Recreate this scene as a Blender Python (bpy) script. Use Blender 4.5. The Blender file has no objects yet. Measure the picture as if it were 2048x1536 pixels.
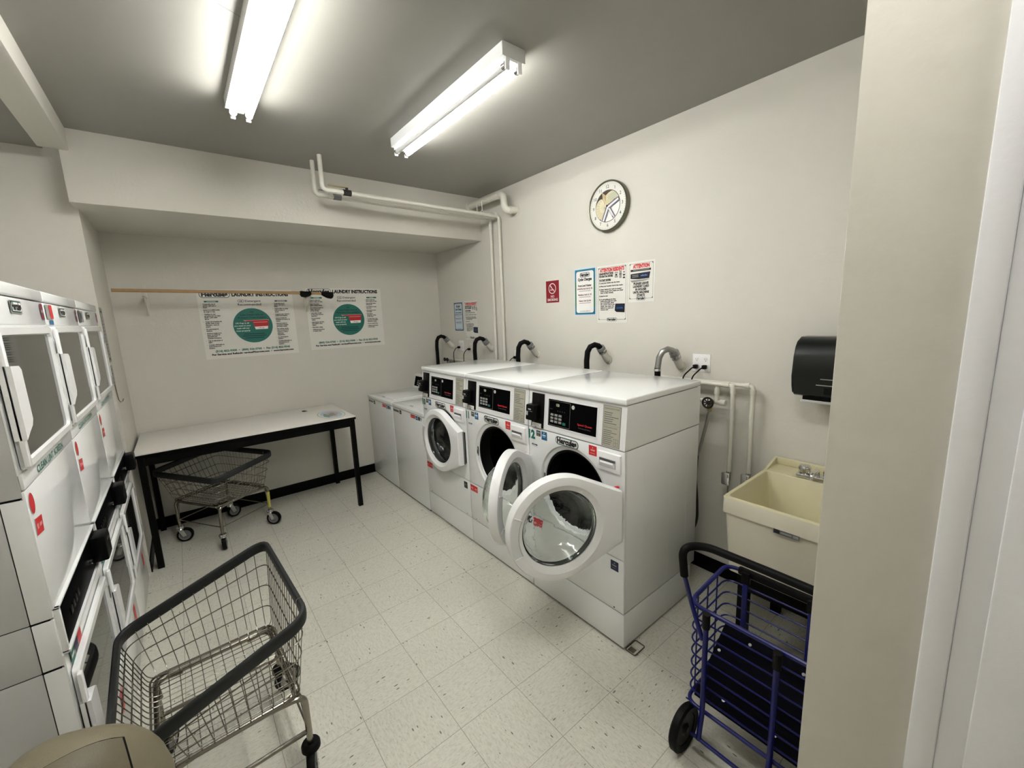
import bpy, bmesh, math, random
from mathutils import Vector, Matrix
random.seed(7)
PI = math.pi
# ------------------------------------------------------------------ camera, world, exposure
CAM_H = 1.7292
F_PX = 827.334
YAW, PITCH, ROLL = 0.67090, 0.16730, -0.03890
sc = bpy.context.scene
def make_camera():
    cy, sy = math.cos(YAW), math.sin(YAW)
    f0 = Vector((sy, cy, 0)); r0 = Vector((cy, -sy, 0)); u0 = Vector((0, 0, 1))
    c, s = math.cos(PITCH), math.sin(PITCH)
    f = c*f0 - s*u0; u = c*u0 + s*f0
    c, s = math.cos(ROLL), math.sin(ROLL)
    r = c*r0 + s*u; u2 = c*u - s*r0
    m = Matrix(((r.x, u2.x, -f.x, 0), (r.y, u2.y, -f.y, 0), (r.z, u2.z, -f.z, CAM_H), (0, 0, 0, 1)))
    cd = bpy.data.cameras.new('camera'); co = bpy.data.objects.new('camera', cd)
    sc.collection.objects.link(co); co.matrix_world = m
    cd.sensor_fit = 'HORIZONTAL'; cd.sensor_width = 36.0; cd.lens = F_PX/2048*36.0
    cd.clip_start = 0.02; cd.clip_end = 60
    sc.camera = co
make_camera()
wd = bpy.data.worlds.new('world'); sc.world = wd; wd.use_nodes = True
wd.node_tree.nodes['Background'].inputs[0].default_value = (0.80, 0.85, 0.92, 1)
wd.node_tree.nodes['Background'].inputs[1].default_value = 0.35
sc.view_settings.view_transform = 'Standard'
sc.view_settings.look = 'None'
sc.view_settings.gamma = 1.0
sc.view_settings.use_curve_mapping = False
sc.view_settings.exposure = 1.85
TUBE_STRENGTH = 17.0
sc.cycles.max_bounces = 14
sc.cycles.glossy_bounces = 6
sc.cycles.transmission_bounces = 14
sc.cycles.caustics_reflective = False
sc.cycles.caustics_refractive = False

# ------------------------------------------------------------------ materials
MATS = {}
def mat(name, col, rough=0.5, metal=0.0, noise=0.03, nscale=18.0, bump=0.0, bscale=300.0, coat=0.0, ior=1.45, spec=0.5):
    if name in MATS: return MATS[name]
    m = bpy.data.materials.new(name); m.use_nodes = True
    nt = m.node_tree; b = nt.nodes['Principled BSDF']
    tc = nt.nodes.new('ShaderNodeTexCoord')
    n = nt.nodes.new('ShaderNodeTexNoise'); n.inputs['Scale'].default_value = nscale; n.inputs['Detail'].default_value = 4
    nt.links.new(tc.outputs['Object'], n.inputs['Vector'])
    mr = nt.nodes.new('ShaderNodeMapRange'); mr.inputs['To Min'].default_value = 1-noise; mr.inputs['To Max'].default_value = 1+noise
    nt.links.new(n.outputs['Fac'], mr.inputs['Value'])
    mx = nt.nodes.new('ShaderNodeVectorMath'); mx.operation = 'SCALE'
    mx.inputs[0].default_value = col[:3]
    nt.links.new(mr.outputs[0], mx.inputs['Scale'])
    nt.links.new(mx.outputs[0], b.inputs['Base Color'])
    b.inputs['Roughness'].default_value = rough; b.inputs['Metallic'].default_value = metal
    b.inputs['IOR'].default_value = ior
    b.inputs['Specular IOR Level'].default_value = spec
    if coat: b.inputs['Coat Weight'].default_value = coat; b.inputs['Coat Roughness'].default_value = 0.05
    if bump:
        n2 = nt.nodes.new('ShaderNodeTexNoise'); n2.inputs['Scale'].default_value = bscale; n2.inputs['Detail'].default_value = 3
        nt.links.new(tc.outputs['Object'], n2.inputs['Vector'])
        bp = nt.nodes.new('ShaderNodeBump'); bp.inputs['Strength'].default_value = bump; bp.inputs['Distance'].default_value = 0.004
        nt.links.new(n2.outputs['Fac'], bp.inputs['Height']); nt.links.new(bp.outputs[0], b.inputs['Normal'])
    MATS[name] = m
    return m
def srgb(r, g, b):
    f = lambda c: (c/255/12.92) if c/255 <= 0.04045 else ((c/255+0.055)/1.055)**2.4
    return (f(r), f(g), f(b))
WALL = mat('wall_paint', srgb(213, 210, 200), 0.62, noise=0.02, nscale=2.5, bump=0.25, bscale=55, spec=0.35)
WALLGLOSS = mat('wall_paint_satin', srgb(212, 208, 196), 0.42, noise=0.02, nscale=2.5, bump=0.2, bscale=40, spec=0.4)
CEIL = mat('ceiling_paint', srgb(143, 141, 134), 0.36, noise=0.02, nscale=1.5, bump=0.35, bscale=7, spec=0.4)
FRAMEW = mat('door_frame_enamel', srgb(238, 238, 240), 0.4, noise=0.015, bump=0.1, bscale=80)
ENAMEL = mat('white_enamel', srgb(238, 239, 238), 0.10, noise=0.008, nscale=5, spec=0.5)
ENAMELTOP = mat('white_enamel_top', srgb(241, 243, 242), 0.08, noise=0.008, nscale=5)
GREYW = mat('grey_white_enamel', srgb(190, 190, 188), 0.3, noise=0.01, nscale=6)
PLASW = mat('white_plastic', srgb(243, 243, 243), 0.25, noise=0.01, nscale=12)
GAP = mat('shadow_gap', (0.004, 0.004, 0.004), 0.8, spec=0.2)
BLACKP = mat('black_plastic', (0.003, 0.003, 0.0033), 0.35, noise=0.1, spec=0.15)
BLACKG = mat('black_gloss_panel', (0.003, 0.003, 0.0035), 0.3, noise=0.05, spec=0.03, ior=1.15)
BLACKR = mat('black_rubber', (0.0035, 0.0035, 0.0035), 0.5, noise=0.1, spec=0.15)
BLACKM = mat('black_metal', (0.002, 0.002, 0.002), 0.45, noise=0.1, spec=0.12)
VINYL = mat('grey_vinyl_bumper', (0.013, 0.0145, 0.015), 0.5, noise=0.12, nscale=40, bump=0.2, bscale=120)
CHROME = mat('chrome_wire', (0.30, 0.275, 0.235), 0.27, metal=1.0, noise=0.15, nscale=60)
CHROMEB = mat('bright_chrome', (0.72, 0.72, 0.72), 0.12, metal=1.0, noise=0.05)
BRASS = mat('brass', (0.42, 0.34, 0.17), 0.35, metal=1.0, noise=0.2, nscale=80)
STEEL = mat('drum_steel', (0.03, 0.03, 0.031), 0.35, metal=1.0, noise=0.1)
IRON = mat('dark_iron', (0.03, 0.028, 0.025), 0.6, metal=0.5, noise=0.2)
HUB = mat('wheel_hub_grey', (0.22, 0.22, 0.22), 0.5, noise=0.1, nscale=40)
WOOD = mat('pole_wood', srgb(176, 142, 100), 0.55, noise=0.12, nscale=25)
PIPEW = mat('painted_pipe', srgb(216, 213, 202), 0.42, noise=0.02, nscale=20)
CREAM = mat('cream_tub', srgb(214, 207, 172), 0.35, noise=0.03, nscale=9)
CREAMW = mat('cream_tub_front', srgb(208, 203, 184), 0.4, noise=0.03, nscale=9)
BLUE = mat('blue_enamel', srgb(8, 14, 92), 0.3, noise=0.05)
TAUPE = mat('taupe_bin', srgb(124, 116, 94), 0.45, noise=0.03, nscale=60, bump=0.25, bscale=500)
TAUPED = mat('taupe_bin_flap', srgb(104, 97, 78), 0.45, noise=0.03, nscale=60, bump=0.25, bscale=500)
LAMIN = mat('table_laminate', srgb(240, 237, 230), 0.3, noise=0.02, nscale=20)
YELLOW = mat('yellow_tape', srgb(196, 186, 92), 0.5, noise=0.1)
ORANGE = mat('orange_plastic', srgb(196, 90, 60), 0.4)
SCREWM = mat('screw_metal', (0.4, 0.4, 0.4), 0.35, metal=1.0)
def flat(name, r, g, b, rough=0.45):
    return mat(name, srgb(r, g, b), rough, noise=0.02, nscale=30)
PAPER = flat('paper_white', 226, 224, 216)
PAPERB = flat('paper_bluish', 205, 212, 222)
INK = flat('ink_black', 22, 22, 24)
INKG = flat('ink_grey', 96, 96, 98)
TEAL = flat('ink_teal', 30, 112, 98)
TEALD = flat('ink_teal_dark', 14, 58, 62)
RED = flat('ink_red', 190, 36, 44)
REDB = flat('ink_bright_red', 214, 48, 52)
REDD = flat('sign_maroon', 138, 30, 40)
WHITE = flat('ink_white', 238, 236, 232)
PINK = flat('ink_pink', 236, 168, 160)
CYAN = flat('ink_cyan', 36, 122, 148)
GREENI = flat('ink_green', 54, 120, 78)
BLUEI = flat('ink_blue', 30, 104, 150)
NAVY = flat('ink_navy', 24, 30, 70)
MAROONI = flat('ink_maroon', 120, 40, 60)
PLATE = flat('instruction_plate', 176, 173, 156)
LINK = flat('ink_soft_grey', 150, 150, 146)
SKYB = flat('ink_sky', 120, 170, 205)
PALEB = flat('ink_pale_blue', 196, 214, 226)

def glass_mat():
    m = bpy.data.materials.new('clear_glass'); m.use_nodes = True
    b = m.node_tree.nodes['Principled BSDF']
    b.inputs['Base Color'].default_value = (0.90, 0.95, 0.93, 1); b.inputs['Roughness'].default_value = 0.01
    b.inputs['Transmission Weight'].default_value = 1.0; b.inputs['IOR'].default_value = 1.47
    n = m.node_tree.nodes.new('ShaderNodeTexNoise'); n.inputs['Scale'].default_value = 9
    bp = m.node_tree.nodes.new('ShaderNodeBump'); bp.inputs['Strength'].default_value = 0.12; bp.inputs['Distance'].default_value = 0.01
    m.node_tree.links.new(n.outputs['Fac'], bp.inputs['Height']); m.node_tree.links.new(bp.outputs[0], b.inputs['Normal'])
    return m
GLASS = glass_mat()
DARKGL = mat('dark_mirror_glass', (0.02, 0.02, 0.019), 0.04, noise=0.05, nscale=3, ior=1.7, spec=0.6)
def emis(name, col, s):
    m = bpy.data.materials.new(name); m.use_nodes = True
    nt = m.node_tree; b = nt.nodes['Principled BSDF']
    n = nt.nodes.new('ShaderNodeTexNoise'); n.inputs['Scale'].default_value = 2
    mr = nt.nodes.new('ShaderNodeMapRange'); mr.inputs['To Min'].default_value = s*0.97; mr.inputs['To Max'].default_value = s*1.03
    nt.links.new(n.outputs['Fac'], mr.inputs['Value']); nt.links.new(mr.outputs[0], b.inputs['Emission Strength'])
    b.inputs['Base Color'].default_value = (0.8, 0.8, 0.8, 1)
    b.inputs['Emission Color'].default_value = (*col, 1)
    return m
TUBEON = emis('lit_tube', (1.0, 0.992, 0.962), TUBE_STRENGTH)
TUBEOFF = mat('unlit_tube_glass', srgb(226, 228, 226), 0.15, noise=0.02)
LCD = emis('lcd_digits', (0.55, 0.8, 0.1), 0.12)

def floor_mat():
    m = bpy.data.materials.new('vinyl_floor_tile'); m.use_nodes = True
    nt = m.node_tree; b = nt.nodes['Principled BSDF']; N = nt.nodes.new; L = nt.links.new
    tc = N('ShaderNodeTexCoord'); sep = N('ShaderNodeSeparateXYZ'); L(tc.outputs['Object'], sep.inputs[0])
    T = 0.3048
    def M(op, a, b2=None, c=None):
        n = N('ShaderNodeMath'); n.operation = op
        for i, v in enumerate((a, b2, c)):
            if v is None: continue
            if isinstance(v, (int, float)): n.inputs[i].default_value = v
            else: L(v, n.inputs[i])
        return n.outputs[0]
    gx = M('DIVIDE', M('SUBTRACT', sep.outputs[0], 0.409), T); gy = M('DIVIDE', M('SUBTRACT', sep.outputs[1], 1.9495), T)
    fx = M('FRACT', gx); fy = M('FRACT', gy); ix = M('FLOOR', gx); iy = M('FLOOR', gy)
    dx = M('MINIMUM', fx, M('SUBTRACT', 1.0, fx)); dy = M('MINIMUM', fy, M('SUBTRACT', 1.0, fy))
    d = M('MINIMUM', dx, dy)
    line = N('ShaderNodeMapRange'); L(d, line.inputs['Value']); line.inputs['From Min'].default_value = 0.002; line.inputs['From Max'].default_value = 0.006
    # parity: tile grain direction
    par = M('MODULO', M('ABSOLUTE', M('ADD', ix, iy)), 2.0)
    comb = N('ShaderNodeCombineXYZ')
    # swap coordinates per parity
    a = M('ADD', M('MULTIPLY', sep.outputs[0], par), M('MULTIPLY', sep.outputs[1], M('SUBTRACT', 1.0, par)))
    c = M('ADD', M('MULTIPLY', sep.outputs[1], par), M('MULTIPLY', sep.outputs[0], M('SUBTRACT', 1.0, par)))
    L(M('ADD', a, M('MULTIPLY', ix, 3.17)), comb.inputs[0]); L(M('ADD', c, M('MULTIPLY', iy, 5.31)), comb.inputs[1])
    mp = N('ShaderNodeMapping'); mp.inputs['Scale'].default_value = (1.0, 3.0, 1.0); L(comb.outputs[0], mp.inputs['Vector'])
    # dark flecks
    v = N('ShaderNodeTexVoronoi'); v.inputs['Scale'].default_value = 34; v.inputs['Randomness'].default_value = 1.0; L(mp.outputs[0], v.inputs['Vector'])
    wn = N('ShaderNodeTexNoise'); wn.inputs['Scale'].default_value = 19; wn.inputs['Detail'].default_value = 3; L(mp.outputs[0], wn.inputs['Vector'])
    rad = N('ShaderNodeSeparateColor'); L(v.outputs['Color'], rad.inputs[0])
    thr = M('MULTIPLY', M('POWER', rad.outputs[0], 14.0), 0.36)
    fleck = M('LESS_THAN', v.outputs['Distance'], thr)
    v2 = N('ShaderNodeTexVoronoi'); v2.inputs['Scale'].default_value = 75; L(mp.outputs[0], v2.inputs['Vector'])
    rad2 = N('ShaderNodeSeparateColor'); L(v2.outputs['Color'], rad2.inputs[0])
    fleck2 = M('LESS_THAN', v2.outputs['Distance'], M('MULTIPLY', M('POWER', rad2.outputs[1], 4.0), 0.42))
    wn2 = N('ShaderNodeTexNoise'); wn2.inputs['Scale'].default_value = 38; wn2.inputs['Detail'].default_value = 5; wn2.inputs['Roughness'].default_value = 0.7; L(mp.outputs[0], wn2.inputs['Vector'])
    ramp = N('ShaderNodeValToRGB'); L(wn2.outputs['Fac'], ramp.inputs[0])
    ramp.color_ramp.elements[0].position = 0.36; ramp.color_ramp.elements[0].color = (*srgb(204, 202, 188), 1)
    ramp.color_ramp.elements[1].position = 0.56; ramp.color_ramp.elements[1].color = (*srgb(222, 220, 207), 1)
    wv = N('ShaderNodeTexWhiteNoise'); wv.noise_dimensions = '2D'
    cb = N('ShaderNodeCombineXYZ'); L(ix, cb.inputs[0]); L(iy, cb.inputs[1]); L(cb.outputs[0], wv.inputs['Vector'])
    tv = N('ShaderNodeMapRange'); L(wv.outputs['Value'], tv.inputs['Value']); tv.inputs['To Min'].default_value = 0.975; tv.inputs['To Max'].default_value = 1.015
    sc1 = N('ShaderNodeVectorMath'); sc1.operation = 'SCALE'; L(ramp.outputs[0], sc1.inputs[0]); L(tv.outputs[0], sc1.inputs['Scale'])
    big = N('ShaderNodeTexNoise'); big.inputs['Scale'].default_value = 1.6; big.inputs['Detail'].default_value = 5; L(tc.outputs['Object'], big.inputs['Vector'])
    bm = N('ShaderNodeMapRange'); L(big.outputs['Fac'], bm.inputs['Value']); bm.inputs['To Min'].default_value = 0.88; bm.inputs['To Max'].default_value = 1.08
    sc2 = N('ShaderNodeVectorMath'); sc2.operation = 'SCALE'; L(sc1.outputs[0], sc2.inputs[0]); L(bm.outputs[0], sc2.inputs['Scale'])
    def mixc(fac, A, col):
        n = N('ShaderNodeMix'); n.data_type = 'RGBA'; L(fac, n.inputs[0]); L(A, n.inputs[6]); n.inputs[7].default_value = (*col, 1); return n.outputs[2]
    c1 = mixc(M('MULTIPLY', fleck2, 0.35), sc2.outputs[0], srgb(120, 117, 102))
    c2 = mixc(M('MULTIPLY', fleck, 0.8), c1, srgb(74, 72, 62))
    c3 = mixc(M('MULTIPLY', M('SUBTRACT', 1.0, line.outputs[0]), 0.6), c2, srgb(90, 82, 68))
    L(c3, b.inputs['Base Color'])
    rr = N('ShaderNodeMapRange'); L(big.outputs['Fac'], rr.inputs['Value']); rr.inputs['To Min'].default_value = 0.22; rr.inputs['To Max'].default_value = 0.42
    L(rr.outputs[0], b.inputs['Roughness'])
    b.inputs['Specular IOR Level'].default_value = 0.4
    return m
FLOOR = floor_mat()

# ------------------------------------------------------------------ mesh builder
class MB:
    def __init__(s): s.bm = bmesh.new(); s.mats = []; s.cur = 0
    def use(s, m):
        if m not in s.mats: s.mats.append(m)
        s.cur = s.mats.index(m); return s
    def _face(s, vs):
        try: f = s.bm.faces.new(vs)
        except ValueError: return None
        f.material_index = s.cur; return f
    def box(s, x0, x1, y0, y1, z0, z1, bev=0.0, seg=2):
        t = bmesh.new()
        vs = [t.verts.new(c) for c in ((x0,y0,z0),(x1,y0,z0),(x1,y1,z0),(x0,y1,z0),(x0,y0,z1),(x1,y0,z1),(x1,y1,z1),(x0,y1,z1))]
        for q in ((0,3,2,1),(4,5,6,7),(0,1,5,4),(1,2,6,5),(2,3,7,6),(3,0,4,7)): t.faces.new([vs[i] for i in q])
        if bev > 0: bmesh.ops.bevel(t, geom=list(t.edges), offset=bev, segments=seg, affect='EDGES', profile=0.5)
        s.merge(t); return s
    def merge(s, t, M=None):
        mp = {}
        for v in t.verts: mp[v] = s.bm.verts.new(M @ v.co if M else v.co)
        for f in t.faces: s._face([mp[v] for v in f.verts])
        t.free()
    def obox(s, c, ax, ay, az, hx, hy, hz, bev=0.0, seg=2):
        t = MB(); t.box(-hx, hx, -hy, hy, -hz, hz, bev, seg)
        M = Matrix.Translation(Vector(c)) @ Matrix((Vector(ax), Vector(ay), Vector(az))).transposed().to_4x4()
        s.merge(t.bm, M); return s
    def quad(s, a, b, c, d): s._face([s.bm.verts.new(Vector(p)) for p in (a, b, c, d)]); return s
    def poly(s, pts): s._face([s.bm.verts.new(Vector(p)) for p in pts]); return s
    def prism(s, pts, off):
        off = Vector(off); a = [s.bm.verts.new(Vector(p)) for p in pts]; b = [s.bm.verts.new(Vector(p)+off) for p in pts]
        s._face(a[::-1]); s._face(b); n = len(a)
        for i in range(n): s._face([a[i], a[(i+1) % n], b[(i+1) % n], b[i]])
        return s
    def loft(s, rings, closed=False, cap=True):
        R = [[s.bm.verts.new(Vector(p)) for p in r] for r in rings]
        n = len(R[0]); k = len(R)
        for i in range(k if closed else k-1):
            A = R[i]; B = R[(i+1) % k]
            for j in range(n): s._face([A[j], A[(j+1) % n], B[(j+1) % n], B[j]])
        if cap and not closed: s._face(R[0][::-1]); s._face(R[-1])
        return s
    def tube(s, pts, r, seg=8, closed=False, cap=True):
        pts = [Vector(p) for p in pts]; n = len(pts)
        rs = r if isinstance(r, (list, tuple)) else [r]*n
        rings = []; up = None
        for i, p in enumerate(pts):
            if closed: t = (pts[(i+1) % n]-pts[i-1])
            elif i == 0: t = pts[1]-pts[0]
            elif i == n-1: t = pts[-1]-pts[-2]
            else: t = (pts[i+1]-pts[i]).normalized()+(pts[i]-pts[i-1]).normalized()
            if t.length < 1e-9: t = Vector((0, 0, 1))
            t.normalize()
            if up is None:
                up = Vector((0, 0, 1)) if abs(t.z) < 0.9 else Vector((1, 0, 0))
            side = t.cross(up)
            if side.length < 1e-6: side = t.orthogonal()
            side.normalize(); up = side.cross(t).normalized()
            rings.append([p + rs[i]*(math.cos(2*PI*j/seg)*side + math.sin(2*PI*j/seg)*up) for j in range(seg)])
        s.loft(rings, closed, cap); return s
    def cyl(s, a, b, r, seg=16, r2=None): return s.tube([a, b], [r, r if r2 is None else r2], seg)
    def sweep(s, pts, prof, closed=True, upv=(0, 0, 1)):
        # prof: list of (side, up) ; up fixed
        pts = [Vector(p) for p in pts]; n = len(pts); rings = []; U = Vector(upv)
        for i, p in enumerate(pts):
            t = (pts[(i+1) % n]-pts[i-1]) if closed else (pts[min(i+1, n-1)]-pts[max(i-1, 0)])
            t.normalize(); sd = t.cross(U).normalized(); u2 = sd.cross(t)
            rings.append([p + sd*a + u2*b for a, b in prof])
        s.loft(rings, closed); return s
    def lathe(s, prof, M, seg=40, a0=0, a1=2*PI):
        # prof (r, h): axis = local z of M
        full = abs(a1-a0-2*PI) < 1e-6; k = seg if full else seg+1
        rings = []
        for r, h in prof:
            rings.append([s.bm.verts.new(M @ Vector((r*math.cos(a0+(a1-a0)*j/seg), r*math.sin(a0+(a1-a0)*j/seg), h))) for j in range(k)])
        for i in range(len(prof)-1):
            for j in range(seg):
                j2 = (j+1) % k
                s._face([rings[i][j], rings[i][j2], rings[i+1][j2], rings[i+1][j]])
        return s
    def sphere(s, c, r, seg=12, sz=1.0):
        t = bmesh.new(); bmesh.ops.create_uvsphere(t, u_segments=seg, v_segments=max(6, seg//2), radius=r)
        s.merge(t, Matrix.Translation(Vector(c)) @ Matrix.Diagonal((1, 1, sz, 1))); return s
    def build(s, name, parent=None, loc=None, sharp=35):
        bmesh.ops.remove_doubles(s.bm, verts=s.bm.verts, dist=1e-6)
        bmesh.ops.recalc_face_normals(s.bm, faces=s.bm.faces)
        me = bpy.data.meshes.new(name); s.bm.to_mesh(me); s.bm.free()
        for m in s.mats: me.materials.append(m)
        me.polygons.foreach_set('use_smooth', [True]*len(me.polygons))
        me.set_sharp_from_angle(angle=math.radians(sharp))
        o = bpy.data.objects.new(name, me); sc.collection.objects.link(o)
        if parent: o.parent = parent
        if loc: o.location = loc
        return o
def B(m): return MB().use(m)
# ---- printed cards: a flat base with printed layers, all in one mesh
TXT = {}
def glyphs(s, bold=0.0):
    k = (s, bold)
    if k in TXT: return TXT[k]
    cu = bpy.data.curves.new('t', 'FONT'); cu.body = s; cu.size = 1.0; cu.resolution_u = 2; cu.offset = bold
    o = bpy.data.objects.new('t', cu); sc.collection.objects.link(o)
    dg = bpy.context.evaluated_depsgraph_get(); me = bpy.data.meshes.new_from_object(o.evaluated_get(dg))
    vs = [(v.co.x, v.co.y) for v in me.vertices]; fs = [tuple(p.vertices) for p in me.polygons]
    bpy.data.objects.remove(o); bpy.data.curves.remove(cu); bpy.data.meshes.remove(me)
    x0 = min((v[0] for v in vs), default=0); x1 = max((v[0] for v in vs), default=0)
    TXT[k] = (vs, fs, x0, x1); return TXT[k]
class Card:
    """flat printed thing: origin O, u right, v up, n towards the viewer"""
    def __init__(s, O, U, V, mb=None, lift=0.0004):
        s.O = Vector(O); s.U = Vector(U).normalized(); s.V = Vector(V).normalized(); s.N = s.U.cross(s.V); s.mb = mb or MB(); s.lift = lift
    def P(s, u, v, l=0): return s.O + s.U*u + s.V*v + s.N*(l*s.lift)
    def slab(s, u0, u1, v0, v1, m, th=0.0015):
        s.mb.use(m); s.mb.prism([s.P(u0, v0), s.P(u1, v0), s.P(u1, v1), s.P(u0, v1)], -s.N*th); return s
    def flush(s, name, parent):
        o = s.mb.build(name, parent); s.mb = MB(); return o
    def rect(s, u0, u1, v0, v1, m, l=1): s.mb.use(m); s.mb.poly([s.P(u0, v0, l), s.P(u1, v0, l), s.P(u1, v1, l), s.P(u0, v1, l)]); return s
    def poly(s, pts, m, l=1): s.mb.use(m); s.mb.poly([s.P(u, v, l) for u, v in pts]); return s
    def rrect(s, u0, u1, v0, v1, r, m, l=1, n=6):
        pts = []
        for cx, cy, a in ((u1-r, v1-r, 0), (u0+r, v1-r, 90), (u0+r, v0+r, 180), (u1-r, v0+r, 270)):
            for k in range(n+1):
                t = math.radians(a+90*k/n); pts.append((cx+r*math.cos(t), cy+r*math.sin(t)))
        return s.poly(pts, m, l)
    def disc(s, u, v, r, m, l=1, n=40, ry=None):
        ry = ry or r; return s.poly([(u+r*math.cos(2*PI*k/n), v+ry*math.sin(2*PI*k/n)) for k in range(n)], m, l)
    def line(s, a, b, w, m, l=1):
        a = Vector(a); b = Vector(b); d = (b-a).normalized(); n = Vector((-d.y, d.x))*w/2
        return s.poly([tuple(a-n), tuple(b-n), tuple(b+n), tuple(a+n)], m, l)
    def frame(s, u0, u1, v0, v1, w, m, l=1):
        s.rect(u0, u1, v0, v0+w, m, l); s.rect(u0, u1, v1-w, v1, m, l); s.rect(u0, u0+w, v0+w, v1-w, m, l); s.rect(u1-w, u1, v0+w, v1-w, m, l); return s
    def text(s, t, u, v, h, m, l=2, fit=None, al='l', bold=0.0, rot=0.0, sx=1.0):
        vs, fs, x0, x1 = glyphs(t, bold)
        if not fs: return s
        w = x1-x0; kx = h*1.37*sx; ky = h*1.37
        if fit: kx = fit/w
        ww = w*kx; off = {'l': 0, 'c': -ww/2, 'r': -ww}[al]
        s.mb.use(m); c, sn = math.cos(rot), math.sin(rot); L = []
        for x, y in vs:
            px = (x-x0)*kx+off; py = y*ky
            L.append(s.mb.bm.verts.new(s.P(u+px*c-py*sn, v+px*sn+py*c, l)))
        for f in fs: s.mb._face([L[i] for i in f])
        return s
    def para(s, lines, u, v, h, lead, m, l=2, al='l', bold=0.0, sx=1.0):
        for i, t in enumerate(lines):
            if t: s.text(t, u, v-i*lead, h, m, l, al=al, bold=bold, sx=sx)
        return s
    def logo(s, u, v, w, h, l=1, ring=TEAL, ink=INK, bg=WHITE):
        s.rrect(u-w/2, u+w/2, v-h/2, v+h/2, h*0.45, ink, l); s.rrect(u-w/2+h*.05, u+w/2-h*.05, v-h*.45, v+h*.45, h*0.4, ring, l+1)
        s.rrect(u-w/2+h*.11, u+w/2-h*.11, v-h*.39, v+h*.39, h*0.35, bg, l+2)
        s.text('Hercules', u, v-h*.27, h*.68, ink, l+3, fit=w*.86, al='c', bold=0.06); return s
# ------------------------------------------------------------------ scene helpers
def tag(o, label=None, cat=None, group=None, kind=None):
    if label: o['label'] = label
    if cat: o['category'] = cat
    if group: o['group'] = group
    if kind: o['kind'] = kind
    return o
def empty(name, loc, rz=0.0):
    o = bpy.data.objects.new(name, None); sc.collection.objects.link(o); o.location = loc; o.rotation_euler = (0, 0, rz)
    o.empty_display_size = 0.1; return o
def copy_tree(o, parent=None):
    c = o.copy(); sc.collection.objects.link(c); c.parent = parent
    for ch in [x for x in sc.objects if x.parent == o]: copy_tree(ch, c)
    return c
def struct(o, label=None): o['kind'] = 'structure'; 
def fillet(pts, r, n=5, closed=False):
    pts = [Vector(p) for p in pts]; out = []; k = len(pts)
    for i, p in enumerate(pts):
        if not closed and i in (0, k-1): out.append(p); continue
        a = pts[i-1]; b = pts[(i+1) % k]; da = (a-p); db = (b-p)
        rr = min(r, da.length*0.49, db.length*0.49); A = p+da.normalized()*rr; Bp = p+db.normalized()*rr
        for j in range(n+1):
            t = j/n; out.append((1-t)**2*A + 2*t*(1-t)*p + t*t*Bp)
    return out

# ------------------------------------------------------------------ the room
XR, YB, ZC, ZS, YS = 2.536, 4.57, 2.8836, 2.475, 3.604
XL = -0.375          # alcove left wall
def sbox(name, a, m, bev=0.0):
    o = B(m).box(*a, bev).build(name); o['kind'] = 'structure'; return o
sbox('floor', (-1.25, XR+0.1, -1.6, YB+0.1, -0.1, 0), FLOOR)
sbox('wall_right', (XR, XR+0.1, -1.6, YB+0.1, 0, ZC+0.1), WALL)
sbox('wall_back', (XL-0.1, XR, YB, YB+0.1, 0, ZS+0.05), WALL)
sbox('wall_alcove', (-1.25, XL, 3.77, YB, 0, ZC), WALL)
sbox('wall_left', (-1.25, -1.15, -1.6, 3.77, 0, ZC), WALL)
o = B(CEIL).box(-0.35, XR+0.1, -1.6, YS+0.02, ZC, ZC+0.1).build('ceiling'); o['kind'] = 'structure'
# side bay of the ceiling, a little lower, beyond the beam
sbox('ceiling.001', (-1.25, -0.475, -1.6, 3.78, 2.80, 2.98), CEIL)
sbox('trim_1', (-0.475, -0.35, -1.6, YS, 2.76, ZC+0.1), WALL, 0.004)       # ceiling beam
sbox('trim_2', (-0.392, XR, YS, YB+0.1, ZS, ZC+0.1), WALL, 0.004)           # soffit over the alcove
# entry wall and the painted door frame beside the camera
sbox('wall_front', (0.75, XR, 0.048, 0.178, 0, ZC+0.05), WALLGLOSS, 0.004)
mb = B(FRAMEW).box(0.737, 0.80, 0.022, 0.050, 0, 2.6, 0.004); mb.box(0.742, 0.80, -0.005, 0.022, 0, 2.6, 0.002).box(0.738, 0.80, -0.14, -0.004, 0, 2.6, 0.003)
o = mb.build('door_1'); o['kind'] = 'structure'
sbox('wall_hall', (-1.25, XR+0.1, -1.7, -1.6, 0, ZC+0.1), WALL)
# black vinyl cove base
def cove(name, a): sbox(name, a, BLACKM, 0.003)
cove('baseboard_back', (XL, XR, YB-0.008, YB, 0, 0.10))
cove('baseboard_left', (XL, XL+0.008, 3.77, YB-0.008, 0, 0.10))
cove('baseboard_right', (XR-0.008, XR, 0.178, YB-0.008, 0, 0.10))
cove('baseboard_front', (0.755, XR-0.008, 0.178, 0.186, 0, 0.10))

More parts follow.
